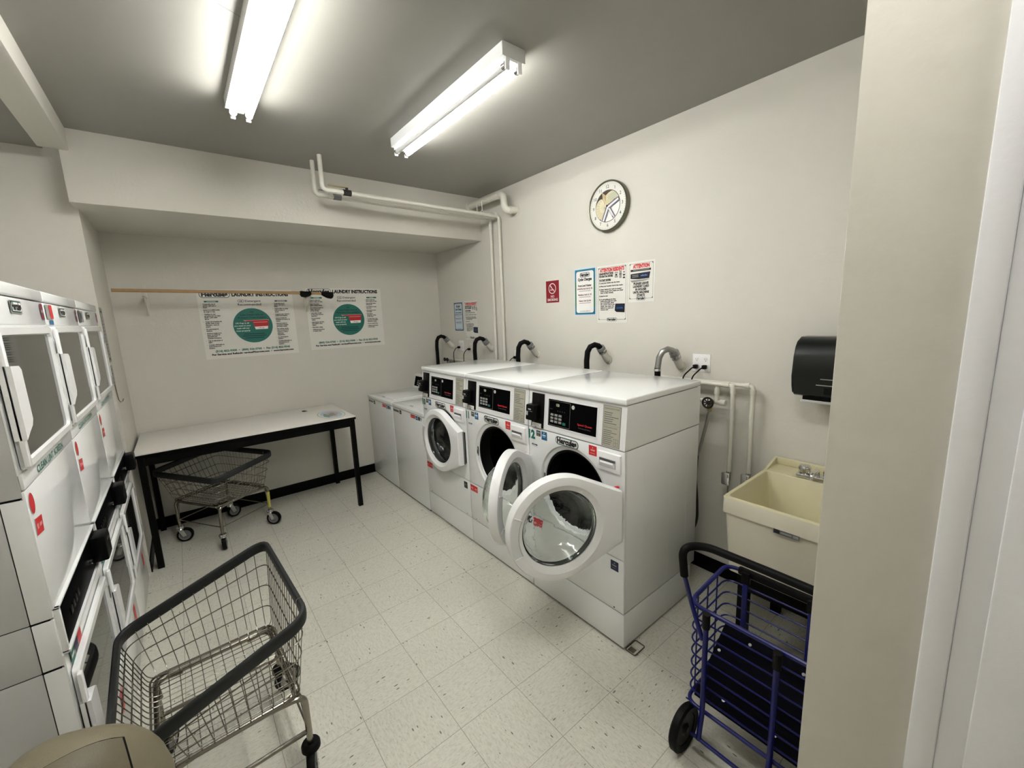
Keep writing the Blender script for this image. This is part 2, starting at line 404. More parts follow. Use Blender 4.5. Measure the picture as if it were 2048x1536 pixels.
# ------------------------------------------------------------------ light fixtures
def fixture(cx, y0, y1, lit, label):
    yc = (y0+y1)/2; t = tag(empty('light_fixture', (cx, yc, ZC)), label, 'ceiling light', 'two-tube strip lights on the ceiling')
    L = (y1-y0)/2
    m = B(ENAMEL)
    pts = [(-0.062, 0, 0), (-0.062, 0, -0.052), (-0.022, 0, -0.058), (-0.018, 0, -0.066), (0.018, 0, -0.066), (0.022, 0, -0.058), (0.062, 0, -0.052), (0.062, 0, 0)]
    m.prism([(x, -L, z) for x, y, z in pts], (0, 2*L, 0)); m.build('housing', t)
    for sy in (-1, 1):
        B(GREYW).box(-0.064, 0.064, sy*L-0.002, sy*L+0.002, -0.056, 0.0, 0.0008).build('end_plate', t)
    for k, sx in enumerate((-1, 1)):
        x = sx*0.035
        on = lit[k]
        B(TUBEON if on else TUBEOFF).cyl((x, -L+0.03, -0.082), (x, L-0.03, -0.082), 0.0155, 20).build('tube', t)
        for sy in (-1, 1): B(CHROMEB).cyl((x, sy*(L-0.032), -0.082), (x, sy*(L-0.012), -0.082), 0.0158, 20).build('tube_cap', t)
        for sy in (-1, 1):
            B(PLASW).box(x-0.012, x+0.012, sy*(L-0.006)-0.006, sy*(L-0.006)+0.006, -0.104, -0.050, 0.004).build('lamp_holder', t)
    return t
fixture(0.408, 1.500, 2.712, (True, True), 'white strip light with both fluorescent tubes lit, left on the ceiling')
fixture(0.60, -0.42, 0.80, (True, True), 'white strip light added out of view over the doorway, to brighten the entry')  # unseen lamp, added to brighten the door frame and front of the room
fixture(1.308, 1.545, 2.735, (False, True), 'white strip light with one lit and one dark tube, nearer the washers')

# ------------------------------------------------------------------ front-load washers
YM0, WM = 1.1344, 0.6955
FW = -Vector((0, 1, 0))
def ring_pts(R, cy, cz, n=64): return [(cy+R*math.cos(2*PI*k/n), cz+R*math.sin(2*PI*k/n)) for k in range(n)]
def teardrop(R, cy, cz, hy, hz, n=96):
    """door outline sampled by angle about (cy,cz): circle joined to a straight hinge edge at y=hy"""
    P1 = (hy, cz+hz); dx, dz = P1[0]-cy, hz; D = math.hypot(dx, dz); a0 = math.atan2(dz, dx); tb = a0-math.acos(R/D)
    T1 = (cy+R*math.cos(tb), cz+R*math.sin(tb)); ac = a0
    pts = []
    for k in range(n):
        a = 2*PI*k/n; b = a if a <= PI else 2*PI-a; up = a <= PI
        if b <= tb: r = R; y, z = cy+R*math.cos(b), R*math.sin(b)
        elif b < ac:
            # ray hits the tangent line T1-P1
            ux, uz = math.cos(b), math.sin(b); ex, ez = P1[0]-T1[0], P1[1]-T1[1]; qx, qz = T1[0]-cy, T1[1]-cz
            den = ux*ez-uz*ex; r = (qx*ez-qz*ex)/den; y, z = cy+r*ux, r*uz
        else: r = (cy-hy)/(-math.cos(b)); y, z = hy, r*math.sin(b)
        pts.append((y, cz+z if up else cz-z))
    for zz in (cz+hz, cz-hz):
        i = min(range(n), key=lambda i: (pts[i][0]-hy)**2+(pts[i][1]-zz)**2); pts[i] = (hy, zz)
    return pts
CYH, CZH = 0.345, 0.768
def make_door(parent, angle, red_edge):
    """door in its own frame: hinge line at local origin, y away from the hinge, -x outwards"""
    hx, hy = -0.012, 0.027
    d = empty('door', (hx, hy, 0)); d.parent = parent; d.rotation_euler = (0, 0, angle)
    cy, cz = 0.322, 0.757; R = 0.253; HZ = 0.130
    m = MB().use(PLASW)
    outer = teardrop(R, cy, cz, 0.004, HZ)
    N = len(outer)
    def inner(r, x):
        res = []
        for (y, z) in outer:
            a = math.atan2(z-cz, y-cy); res.append((x, cy+r*math.cos(a), cz+r*math.sin(a)))
        return res
    def scale(k, x): return [(x, cy+(y-cy)*k if y > 0.03 else y+0.004*(1-k)*20, cz+(z-cz)*k) for (y, z) in outer]
    rings = [inner(0.184, 0.0), [(0.0, y, z) for y, z in outer], [(-0.034, y, z) for y, z in outer],
             scale(0.975, -0.046), scale(0.90, -0.051), inner(0.212, -0.052), inner(0.198, -0.042), inner(0.184, -0.036)]
    m.loft(rings, closed=True); ring = m.build('door_ring', d)
    # raised patch away from the hinge, the pull's recess shade put into its colour
    g = B(mat('grip_shade', srgb(218, 219, 220), 0.3))
    pr = []
    for k in range(13):
        a = math.radians(-24+48*k/12); pr.append(a)
    rin = [(-0.0545, cy+0.206*math.cos(a), cz+0.206*math.sin(a)) for a in pr]; rout = [(-0.0505, cy+0.243*math.cos(a), cz+0.243*math.sin(a)) for a in pr]
    for k in range(12): g.quad(rin[k], rin[k+1], rout[k+1], rout[k])
    g.use(PLASW)
    for k in (0, 12): g.tube([Vector(rin[k])-Vector((0.001, 0, 0)), Vector(rout[k])-Vector((0.001, 0, 0))], 0.0025, 6)
    g.use(LINK).tube([Vector(q)-Vector((0.0005, 0, 0)) for q in rin], 0.0012, 6)
    g.build('grip_recess', d)
    # glass bowl
    M = Matrix.Translation((-0.030, cy, cz)) @ Matrix.Rotation(PI/2, 4, 'Y')
    prof = [(0.190, 0.0), (0.183, 0.010), (0.178, 0.030), (0.170, 0.060), (0.158, 0.095), (0.135, 0.115), (0.09, 0.124), (0.04, 0.127), (0.0005, 0.128)]
    inn = [(max(r-0.006, 0.0005), h-0.005) for r, h in prof][::-1]; inn[-1] = (0.185, 0.0)
    B(GLASS).lathe(prof+inn+[prof[0]], M, 56).build('glass_bowl', d)
    # dark hinge strip
    h = B(INKG); h.box(-0.008, 0.004, -0.003, 0.004, cz-HZ+0.004, cz+HZ-0.004, 0.001)
    h.use(GAP).box(0.0, 0.012, -0.002, 0.010, cz-HZ+0.010, cz+HZ-0.010)
    h.build('hinge', d)
    if red_edge: B(REDB).box(-0.010, 0.003, 0.002, 0.052, cz+HZ+0.003, cz+HZ+0.010).build('orange_hinge_label', d)
    return d
def make_washer(num, door_angle, y0, label):
    t = tag(empty('washing_machine', (1.5626, y0, 0)), label, 'washing machine', 'front-loading washers along the right wall')
    W = 0.690; D = 0.698
    B(ENAMEL).box(0.004, D-0.043, 0.003, W, 0.015, 0.203, 0.003).build('plinth', t)
    B(GAP).box(0.010, D-0.05, 0.008, W-0.006, 0.19, 0.215).build('plinth_gap_shade', t)  # near-black strip painted in for the shadow line between plinth and cabinet
    B(GAP).box(0.03, D-0.08, 0.03, W-0.03, 0.0, 0.02).build('toe_shade_block', t)  # near-black block under the plinth, in place of the shade and feet there
    # cabinet: sides, back and a front skin with a round opening
    c = B(ENAMEL)
    c.box(0.016, D, 0.002, 0.014, 0.210, 1.064, 0.003); c.box(0.016, D, W-0.012, W, 0.210, 1.064, 0.003)
    c.box(D-0.01, D, 0.01, W-0.01, 0.210, 1.064); c.box(0.02, D, 0.01, W-0.01, 1.05, 1.064); c.box(0.02, D, 0.01, W-0.01, 0.208, 0.22)
    # side ribs
    for x in (0.16, 0.40, 0.58): c.box(x-0.0012, x+0.0012, 0.0016, 0.003, 0.26, 1.02)
    c.build('cabinet', t)
    fr = B(ENAMEL)
    Y0, Y1, Z0, Z1 = 0.002, W, 0.502, 1.064
    n = 64; sq = []
    for k in range(n):
        a = 2*PI*k/n; ca, sa = math.cos(a), math.sin(a); best = 1e9
        for lim, comp in ((Y1-CYH, ca), (CYH-Y0, -ca), (Z1-CZH, sa), (CZH-Z0, -sa)):
            if comp > 1e-9: best = min(best, lim/comp)
        sq.append((CYH+best*ca, CZH+best*sa))
    # snap the nearest samples to the corners
    for cy_, cz_ in ((Y0, Z0), (Y0, Z1), (Y1, Z0), (Y1, Z1)):
        i = min(range(n), key=lambda i: (sq[i][0]-cy_)**2+(sq[i][1]-cz_)**2); sq[i] = (cy_, cz_)
    circ = lambda R, x: [(x, CYH+R*math.cos(2*PI*k/n), CZH+R*math.sin(2*PI*k/n)) for k in range(n)]
    fr.loft([[(0.018, y, z) for y, z in sq], [(0.003, y, z) for y, z in sq], [(0.0, CYH+(y-CYH)*.985, CZH+(z-CZH)*.985) for y, z in sq],
             circ(0.247, 0.0), circ(0.240, 0.010), circ(0.222, 0.014), circ(0.213, 0.030)], cap=False)
    fr.build('front_panel', t)
    lp = B(ENAMEL).box(0.0, 0.018, 0.003, W-0.001, 0.209, 0.498, 0.0035); lp.use(IRON)
    for y in (0.06, W-0.06): lp.cyl((-0.001, y, 0.222), (0.002, y, 0.222), 0.004, 8)
    lp.build('lower_panel', t)
    # tub ring and drum
    Mx = Matrix.Translation((0, CYH, CZH)) @ Matrix.Rotation(PI/2, 4, 'Y')
    B(BLACKR).lathe([(0.222, 0.018), (0.208, 0.020), (0.205, 0.06), (0.195, 0.09), (0.215, 0.095)], Mx, 48).build('door_gasket', t)
    dr = B(STEEL).lathe([(0.215, 0.095), (0.255, 0.11), (0.255, 0.52), (0.02, 0.54), (0.001, 0.54)], Mx, 48)
    for k in range(3):
        a = 2*PI*k/3+0.5; c_, s_ = math.cos(a), math.sin(a)
        dr.obox((0.30, CYH+0.235*c_, CZH+0.235*s_), (1, 0, 0), (0, c_, s_), (0, -s_, c_), 0.17, 0.022, 0.025, 0.01)
    dr.build('drum', t)
    la = B(CHROMEB).box(0.006, 0.013, CYH+0.222, CYH+0.236, CZH-0.035, CZH+0.035, 0.002); la.use(INK)
    la.box(0.004, 0.008, CYH+0.226, CYH+0.234, CZH-0.02, CZH+0.01); la.build('door_latch', t)
    # control head, leaning back a little, and the lid
    h = B(ENAMEL); x1 = 0.020
    prof = [(0.0, 1.070), (x1, 1.286), (D, 1.286), (D, 1.070)]
    h.prism([(x, 0.002, z) for x, z in prof], (0, W-0.002, 0)); h.build('control_head', t)
    B(ENAMELTOP).box(0.008, D+0.002, 0.0, W+0.001, 1.288, 1.321, 0.008, 3).build('lid', t)
    # control face: local card, u = viewer's right (-y), v up along the lean
    V = Vector((x1, 0, 0.216)).normalized()
    cd = lambda lift=0.0004: Card(Vector((0.0, 0, 1.070)), (0, -1, 0), V, lift=lift)
    O0 = 1.070
    def C(y): return -y
    k = cd(); # white frame + black panel
    k.slab(C(0.532), C(0.168), 0.027, 0.192, PLASW, -0.002); 
    k.O = k.O + k.N*0.002
    k.rect(C(0.524), C(0.176), 0.034, 0.184, BLACKG, 1)
    k.frame(C(0.518), C(0.358), 0.040, 0.178, 0.0012, LINK, 2)
    k.text({10: '150', 11: '150', 12: '150'}[num], C(0.462), 0.148, 0.016, LCD, 2, sx=0.8)
    for i in range(4): k.text('8', C(0.452-0.017*i), 0.120, 0.007, INKG, 2)
    k.disc(C(0.338), 0.160, 0.012, LINK, 2, 20); k.disc(C(0.338), 0.160, 0.0085, WHITE, 3, 20); k.disc(C(0.338), 0.160, 0.0035, INKG, 4, 12)
    k.text('Speed Queen', C(0.205), 0.072, 0.011, REDB, 2, fit=0.098, al='r', bold=0.02)
    k.text('Commercial Heavy', C(0.212), 0.056, 0.007, INKG, 2, fit=0.085, al='r')
    k.text('Normal', C(0.512), 0.128, 0.005, INKG, 2)
    k.mb.build('display_panel', t)
    kb = MB()
    for r in range(3):
        for q in range(3):
            y = 0.492-0.031*q; z = 0.098-0.0185*r
            p = Card(Vector((0, 0, O0)), (0, -1, 0), V); p.O += p.N*0.0045
            p.mb = kb; p.slab(C(y+0.011), C(y-0.011), z-0.0055, z+0.0065, LINK, 0.0022)
    p.slab(C(0.399+0.011), C(0.399-0.011), 0.052, 0.066, TEAL, 0.0022)
    kb.build('keypad', t)
    ip = cd(); ip.slab(C(0.140), C(0.034), 0.004, 0.206, INKG, -0.0012); ip.O += ip.N*0.0012
    ip.rect(C(0.138), C(0.036), 0.006, 0.204, PLATE, 1)
    ip.text('WASHER INSTRUCTIONS', C(0.132), 0.188, 0.006, INK, 2, fit=0.088)
    for i, w in enumerate((0.05, 0.045, 0.085, 0.055, 0.05, 0.075)): ip.rect(C(0.132), C(0.132-w), 0.170-0.0105*i, 0.1735-0.0105*i, INKG, 2)
    ip.rect(C(0.137), C(0.037), 0.108, 0.1088, INKG, 2)
    ip.text('CYCLE INSTRUCTIONS', C(0.132), 0.096, 0.006, INK, 2, fit=0.082)
    for i, w in enumerate((0.05, 0.08, 0.045, 0.06, 0.05, 0.055, 0.05, 0.045)): ip.rect(C(0.132), C(0.132-w), 0.082-0.0095*i, 0.085-0.0095*i, INKG, 2)
    ip.frame(C(0.070), C(0.044), 0.012, 0.048, 0.0012, INKG, 2); ip.rect(C(0.058), C(0.0565), 0.012, 0.048, INKG, 2); ip.rect(C(0.07), C(0.044), 0.029, 0.0302, INKG, 2)
    ip.mb.build('instruction_plate', t)
    cr = B(BLACKP); cr.obox((0.010-0.004, 0.610, 1.174), (1, 0, 0), (0, 1, 0), V, 0.003, 0.051, 0.100, 0.002); plate = cr.build('card_reader_plate', t)
    rb = B(BLACKP); rb.obox((-0.018, 0.630, 1.165), (1, 0, 0), (0, 1, 0), V, 0.024, 0.036, 0.046, 0.008)
    rd = rb.build('card_reader', t)
    sl = B(GREYW); sl.obox((-0.043, 0.650, 1.160), (1, 0, 0), (0, 1, 0), V, 0.001, 0.007, 0.012, 0.0005); sl.obox((-0.043, 0.628, 1.186), (1, 0, 0), (0, 1, 0), V, 0.0006, 0.012, 0.003, 0.0003)
    sl.use(INKG).obox((-0.042, 0.622, 1.174), (1, 0, 0), (0, 1, 0), V, 0.0006, 0.016, 0.002); sl.build('card_slot', rd)
    st = cd(); st.O += st.N*0.0080
    st.rect(C(0.652), C(0.572), 0.002, 0.030, WHITE, 1); st.frame(C(0.648), C(0.576), 0.012, 0.026, 0.0008, INKG, 2)
    st.rect(C(0.640), C(0.588), 0.018, 0.020, INKG, 2); st.text('AA', C(0.626), 0.003, 0.008, INK, 2, bold=0.03)
    st.mb.build('reader_sticker', t)
    # printed marks on the front
    fc = Card((0.0, 0, 0), (0, -1, 0), (0, 0, 1))
    fc.text(str(num), C(0.690), 0.999, 0.050, TEAL, 2, fit=0.056 if num != 11 else 0.038, bold=0.06); fc.flush('number_sticker', t)
    fc.rect(C(0.622), C(0.585), 1.020, 1.054, INK, 1); fc.rect(C(0.618), C(0.590), 1.036, 1.048, LINK, 2); fc.rect(C(0.618), C(0.594), 1.025, 1.030, LINK, 2); fc.flush('black_sticker', t)
    fc.rect(C(0.578), C(0.532), 1.006, 1.056, BLUEI, 1); fc.rect(C(0.570), C(0.542), 1.030, 1.038, WHITE, 2); fc.rect(C(0.566), C(0.546), 1.022, 1.0255, PALEB, 2); fc.disc(C(0.556), 1.047, 0.004, WHITE, 2, 12); fc.flush('blue_sticker', t)
    fc.rect(C(0.664), C(0.616), 0.958, 0.966, NAVY, 1); fc.rect(C(0.656), C(0.630), 0.9605, 0.9640, LINK, 2); fc.rect(C(0.664), C(0.618), 0.951, 0.953, LINK, 1)
    fc.flush('barcode_label', t)
    lg = Card((0.0, 0, 0), (0, -1, 0), (0, 0, 1)); lg.logo(C(0.378), 1.031, 0.170, 0.046); lg.mb.build('logo', t)
    rs = Card((0.0, 0, 0), (0, -1, 0), (0, 0, 1)); rs.rect(C(0.222), C(0.170), 1.004, 1.056, REDB, 1)
    rs.rect(C(0.210), C(0.182), 1.028, 1.036, PINK, 2); rs.disc(C(0.196), 1.045, 0.0035, PINK, 2, 10); rs.rect(C(0.214), C(0.182), 1.014, 1.017, PINK, 2)
    rs.mb.build('red_sticker', t)
    # detergent drawer
    dd = B(PLASW); dd.box(-0.012, 0.01, 0.020, 0.162, 0.950, 1.046, 0.006); drw = dd.build('detergent_drawer', t)
    rc = B(GREYW); rc.box(-0.0135, -0.011, 0.045, 0.145, 0.972, 1.016, 0.001); rc.use(INKG).box(-0.0145, -0.0133, 0.047, 0.143, 1.002, 1.014, 0.0)
    rc.use(PLASW).prism([(-0.0133, 0.050, 0.974), (-0.0133, 0.140, 0.974), (-0.022, 0.134, 0.994), (-0.022, 0.056, 0.994)], (0.004, 0, 0.008)); rc.build('drawer_pull', drw)
    # stickers low down
    lo = Card((-0.0005, 0, 0), (0, -1, 0), (0, 0, 1))
    if num in (10, 11, 12):
        lo.rect(C(0.686), C(0.592), 0.438, 0.486, REDB, 1)
        for a in (0.664, 0.614): lo.rect(C(a+0.014), C(a-0.014), 0.458, 0.466, PINK, 2); lo.rect(C(a+0.012), C(a-0.016), 0.448, 0.450, PINK, 2)
        lo.flush('red_sticker', t)
        col = INK if num != 12 else NAVY
        lo.rect(C(0.082), C(0.034), 0.430, 0.482, col, 1); lo.disc(C(0.058), 0.470, 0.004, LINK, 2, 10); lo.rect(C(0.072), C(0.046), 0.454, 0.460, LINK, 2); lo.rect(C(0.072), C(0.048), 0.442, 0.444, LINK, 2)
    lo.flush('dark_sticker', t)
    make_door(t, door_angle, num != 10)
    return t
make_washer(12, math.radians(68.5), YM0, 'front-loading washer numbered 12 nearest the sink, its round door half open')
make_washer(11, math.radians(121), YM0+WM, 'front-loading washer numbered 11 in the middle, door swung wide open')
make_washer(10, math.radians(1.0), YM0+2*WM, 'front-loading washer numbered 10 with its round door closed')
# steel plate lying on the floor at the corner of the last plinth
sp = tag(empty('metal_bracket', (1.60, 1.11, 0)), 'small thin metal bracket on the floor under the corner of washer 12', 'bracket')
B(CHROME).tube(fillet([(-0.02, -0.03, 0.004), (0.07, -0.03, 0.004), (0.07, 0.028, 0.004), (-0.02, 0.028, 0.004)], 0.01, 3, True), 0.003, 6, True).build('wire_loop', sp)
B(CHROME).box(-0.01, 0.02, -0.014, 0.020, 0.0, 0.0025).build('foot_plate', sp)

# ------------------------------------------------------------------ top-load washers
def make_topload(y0, label, W=0.672):
    t = tag(empty('top_load_washer', (1.5626, y0, 0)), label, 'washing machine', 'top-loading washers in the alcove')
    D = 0.66
    c = B(ENAMEL).box(0.0, D, 0.004, W-0.004, 0.012, 0.868, 0.006); c.use(GAP).box(0.01, D-0.01, 0.01, W-0.01, 0.0, 0.014); c.build('cabinet', t)
    tp = B(ENAMELTOP).box(-0.004, D, 0.001, W-0.001, 0.872, 0.912, 0.010, 3); tp.build('top', t)
    ld = B(ENAMELTOP).box(0.05, 0.50, 0.075, W-0.075, 0.908, 0.922, 0.005, 2); l = ld.build('lid', t)
    B(GREYW).box(0.046, 0.060, W*.45, W*.55, 0.912, 0.925, 0.003).build('lid_notch', l)
    cs = B(ENAMEL).prism([(0.545, 0.006, 0.912), (0.585, 0.006, 1.065), (0.60, 0.006, 1.072), (D, 0.006, 1.072), (D, 0.006, 0.912)], (0, W-0.012, 0)); con = cs.build('console', t)
    V = Vector((0.04, 0, 0.153)).normalized(); k = Card((0.545, 0, 0.912), (0, -1, 0), V)
    k.O += k.N*0.0008
    k.rect(-(W-0.03), -(W-0.30), 0.025, 0.140, BLACKG, 1)
    for r in range(3):
        for q in range(3): k.rect(-(W-0.10-0.03*q), -(W-0.122-0.03*q), 0.04+0.022*r, 0.054+0.022*r, LINK, 2)
    k.rect(-(W-0.33), -(W-0.64), 0.025, 0.140, BLACKG, 1); k.text('Speed Queen', -0.08, 0.04, 0.012, REDB, 2, al='r', bold=0.02)
    k.mb.build('control_panel', con)
    s = Card((-0.0005, 0, 0), (0, -1, 0), (0, 0, 1))
    s.rect(-(W-0.025), -(W-0.155), 0.832, 0.858, LINK, 1); s.text('Hercules', -(W-0.03), 0.838, 0.016, INK, 2, fit=0.11, bold=0.03); s.flush('logo', t)
    s.rect(-(W-0.170), -(W-0.212), 0.826, 0.862, INK, 1); s.rect(-(W-0.18), -(W-0.2), 0.84, 0.846, WHITE, 2); s.flush('black_sticker', t)
    s.rect(-0.258, -0.165, 0.832, 0.864, REDB, 1); s.rect(-0.25, -0.22, 0.845, 0.850, PINK, 2); s.rect(-0.21, -0.18, 0.845, 0.850, PINK, 2); s.flush('red_sticker', t)
    s.rect(-0.155, -0.112, 0.828, 0.864, BLUEI, 1); s.rect(-0.145, -0.122, 0.843, 0.848, WHITE, 2); s.flush('blue_sticker', t)
    s.rect(-0.105, -0.068, 0.830, 0.864, INK, 1); s.flush('dark_sticker', t)
    return t, s
t1, _ = make_topload(3.222, 'white top-loading washer right beside washer number 10')
c = Card((1.562, 3.222, 0), (0, -1, 0), (0, 0, 1)); c.O = Vector((-0.0008, 0, 0)); c.text('9', -0.060, 0.832, 0.032, TEAL, 2, bold=0.04); c.mb.build('number_sticker', t1)
make_bowl = B(GREYW).tube([(0.30+0.10*math.cos(a*PI/12), 0.34+0.15*math.sin(a*PI/12), 0.922) for a in range(24)], 0.004, 6, True).build('lid_emboss', t1)
t2, _ = make_topload(3.896, 'white top-loading washer farthest in the alcove, by the back wall')
c = Card((-0.0008, 0, 0), (0, -1, 0), (0, 0, 1)); c.text('8', -0.060, 0.832, 0.032, TEAL, 2, bold=0.04); c.mb.build('number_sticker', t2)

# ------------------------------------------------------------------ stacked dryers on the left
XD, YD0, WD = -0.380, 1.654, 0.670
def dryer_window(t, z0, z1, doorz0, doorz1, refl):
    d = empty('door', (0, 0, 0)); d.parent = t
    W = WD
    m = B(ENAMEL)
    u0, u1 = 0.022, W-0.040
    # frame: bevelled slab with a rectangular opening
    def rr(y0, y1, a, b_, r, x):
        pts = []
        for cy, cz, an in ((y1-r, b_-r, 0), (y0+r, b_-r, 90), (y0+r, a+r, 180), (y1-r, a+r, 270)):
            for k in range(6):
                th = math.radians(an+90*k/5); pts.append((x, cy+r*math.cos(th), cz+r*math.sin(th)))
        return pts
    m.loft([rr(u0, u1, doorz0, doorz1, 0.012, 0.0), rr(u0, u1, doorz0, doorz1, 0.012, 0.012), rr(u0+.004, u1-.004, doorz0+.004, doorz1-.004, 0.012, 0.016),
            rr(0.044, W-0.066, z0-.004, z1+.004, 0.02, 0.016), rr(0.050, W-0.072, z0, z1, 0.018, 0.008)], cap=False)
    m.build('door_frame', d)
    w = B(DARKGL); w.poly(rr(0.046, W-0.068, z0-.003, z1+.003, 0.02, 0.008)); w.build('window', d)
    zm = (z0+z1)/2-0.005
    h = B(PLASW)
    pl = [(0.006, zm+0.096), (0.080, zm+0.092), (0.096, zm+0.080), (0.096, zm-0.060), (0.080, zm-0.076), (0.045, zm-0.088), (0.006, zm-0.104)]
    h.prism([(0.004, y, z) for y, z in pl], (0.024, 0, 0)); hh = h.build('handle', d)
    # edge strip running above and below the handle
    B(PLASW).box(0.010, 0.022, 0.006, 0.030, doorz0+0.01, doorz1-0.01, 0.004).build('handle_strip', d)
    for z in (z1-0.045, z0+0.030): B(SCREWM).box(0.008, 0.020, W-0.050, W-0.040, z-0.028, z+0.028, 0.003).build('hinge', d)
    return d
def make_dryer(i, label):
    t = tag(empty('stacked_dryer', (XD, YD0+i*WD, 0)), label, 'dryer', 'stacked dryers along the left wall')
    W = WD-0.003; D = 0.70
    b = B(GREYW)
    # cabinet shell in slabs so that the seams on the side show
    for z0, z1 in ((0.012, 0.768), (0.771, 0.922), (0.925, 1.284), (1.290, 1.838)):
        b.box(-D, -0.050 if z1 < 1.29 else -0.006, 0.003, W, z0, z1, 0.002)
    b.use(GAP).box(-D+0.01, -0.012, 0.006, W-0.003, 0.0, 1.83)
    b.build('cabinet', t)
    fl = B(ENAMEL)
    for z0, z1 in ((0.012, 0.766), (0.773, 0.920), (0.926, 1.284)): fl.box(-0.048, -0.004, 0.003, W, z0, z1, 0.002)
    fl.build('front_flange', t)
    B(ENAMEL).box(-D, 0.004, 0.001, W+0.001, 1.842, 1.882, 0.006, 3).build('top', t)
    st = B(ENAMEL).box(-0.006, 0.0, 0.006, W-0.004, 1.756, 1.838, 0.002); strip = st.build('upper_strip', t)
    fr = B(ENAMEL)
    for z0, z1 in ((1.310, 1.353),): fr.box(-0.006, 0.002, 0.006, W-0.004, z0, z1, 0.002)
    fr.build('lint_label_strip', t)
    fb = B(ENAMEL)
    fb.box(-0.006, -0.002, 0.003, W-0.002, 1.352, 1.757); fb.build('door_surround', t)
    bp = B(ENAMEL).box(-0.008, 0.0, 0.004, W-0.003, 0.950, 1.306, 0.003); bp.build('blank_panel', t)
    cp = B(BLACKG).box(-0.006, 0.006, 0.022, W-0.016, 0.812, 0.945, 0.003); cpo = cp.build('control_panel', t)
    tr = B(ENAMEL).box(-0.006, 0.009, 0.010, W-0.004, 0.944, 0.950, 0.001); tr.box(-0.006, 0.009, 0.010, 0.022, 0.806, 0.950, 0.001); tr.box(-0.006, 0.012, 0.010, W-0.004, 0.803, 0.812, 0.001); tr.build('panel_trim', t)
    lk = B(CHROMEB).cyl((0.004, 0.470, 0.872), (0.016, 0.470, 0.872), 0.009, 14); lk.build('lock', cpo)
    for q in range(4): B(BLACKP).box(0.005, 0.009, 0.12+0.035*q, 0.145+0.035*q, 0.86, 0.885, 0.002).build('button', cpo)
    rd = B(BLACKP).box(0.004, 0.052, 0.535, 0.630, 0.832, 0.935, 0.008); rdo = rd.build('card_reader', t)
    rs_ = B(INKG).box(0.0515, 0.0525, 0.56, 0.60, 0.905, 0.910); rs_.build('card_slot', rdo)
    lf = B(ENAMEL).box(-0.006, -0.002, 0.003, W-0.002, 0.30, 0.803); lf.build('lower_surround', t)
    kp = B(ENAMEL).box(-0.008, 0.0, 0.004, W-0.003, 0.014, 0.298, 0.004); kp.build('kick_panel', t)
    dryer_window(t, 1.386, 1.722, 1.360, 1.750, True)
    dryer_window(t, 0.372, 0.704, 0.335, 0.735, False)
    # printing
    s = Card((0.0025, 0, 0), (0, 1, 0), (0, 0, 1))
    s.U = Vector((0, 1, 0)); s.N = Vector((1, 0, 0))
    s.rect(0.252, 0.374, 1.790, 1.829, LINK, 1); s.logo(0.313, 1.810, 0.112, 0.034, 2); s.flush('logo', t)
    s.rect(0.610, 0.648, 1.775, 1.832, MAROONI, 1); s.rect(0.614, 0.644, 1.80, 1.81, LINK, 2); s.flush('maroon_sticker', t)
    if i == 1:
        s.rect(0.020, 0.072, 1.779, 1.833, LINK, 1); s.flush('grey_sticker', t); s.rect(0.080, 0.128, 1.780, 1.834, REDB, 1); s.flush('red_sticker', t); s.rect(0.05, 0.11, 1.757, 1.775, BLUEI, 1); s.flush('blue_sticker', t)
    elif i == 2:
        s.rect(0.020, 0.070, 1.77, 1.833, INKG, 1); s.flush('grey_sticker', t); s.rect(0.08, 0.15, 1.775, 1.83, LINK, 1); s.rect(0.085, 0.11, 1.79, 1.82, NAVY, 2); s.flush('card_sticker', t)
    else: s.rect(0.02, 0.10, 1.775, 1.833, MAROONI, 1); s.flush('maroon_sticker', t)
    s.O = Vector((0.0028, 0, 0))
    s.text('CLEAN LINT SCREEN', 0.145, 1.319, 0.022, TEAL, 1, fit=0.345, bold=0.02); s.flush('lint_lettering', t)
    s.O = Vector((0.0008, 0, 0))
    s.disc(0.036, 1.262, 0.024, WHITE, 1, 28, 0.032); s.disc(0.036, 1.262, 0.022, REDB, 2, 28, 0.030); s.flush('round_red_sticker', t)
    s.poly([(0.015, 1.168), (0.085, 1.160), (0.095, 1.212), (0.025, 1.220)], WHITE, 1); s.poly([(0.018, 1.171), (0.083, 1.163), (0.092, 1.209), (0.027, 1.217)], REDB, 2); s.rect(0.03, 0.045, 1.185, 1.200, PINK, 3); s.rect(0.055, 0.078, 1.185, 1.195, PINK, 3); s.flush('square_red_sticker', t)
    s.rect(0.150, 0.200, 0.740, 0.790, REDB, 1); s.flush('red_sticker', t); s.rect(0.10, 0.145, 0.742, 0.795, NAVY, 1); s.flush('navy_sticker', t); s.rect(0.045, 0.092, 0.738, 0.785, TEAL, 1); s.rect(0.052, 0.085, 0.755, 0.765, WHITE, 2); s.flush('number_sticker', t)
    s.rect(0.50, 0.56, 0.18, 0.27, REDB, 1); s.flush('red_sticker', t)
    return t
make_dryer(0, 'white stacked dryer nearest the camera, its door mirror showing the poster')
make_dryer(1, 'white stacked dryer in the middle of the row')
make_dryer(2, 'white stacked dryer at the alcove end of the row, beside the table')

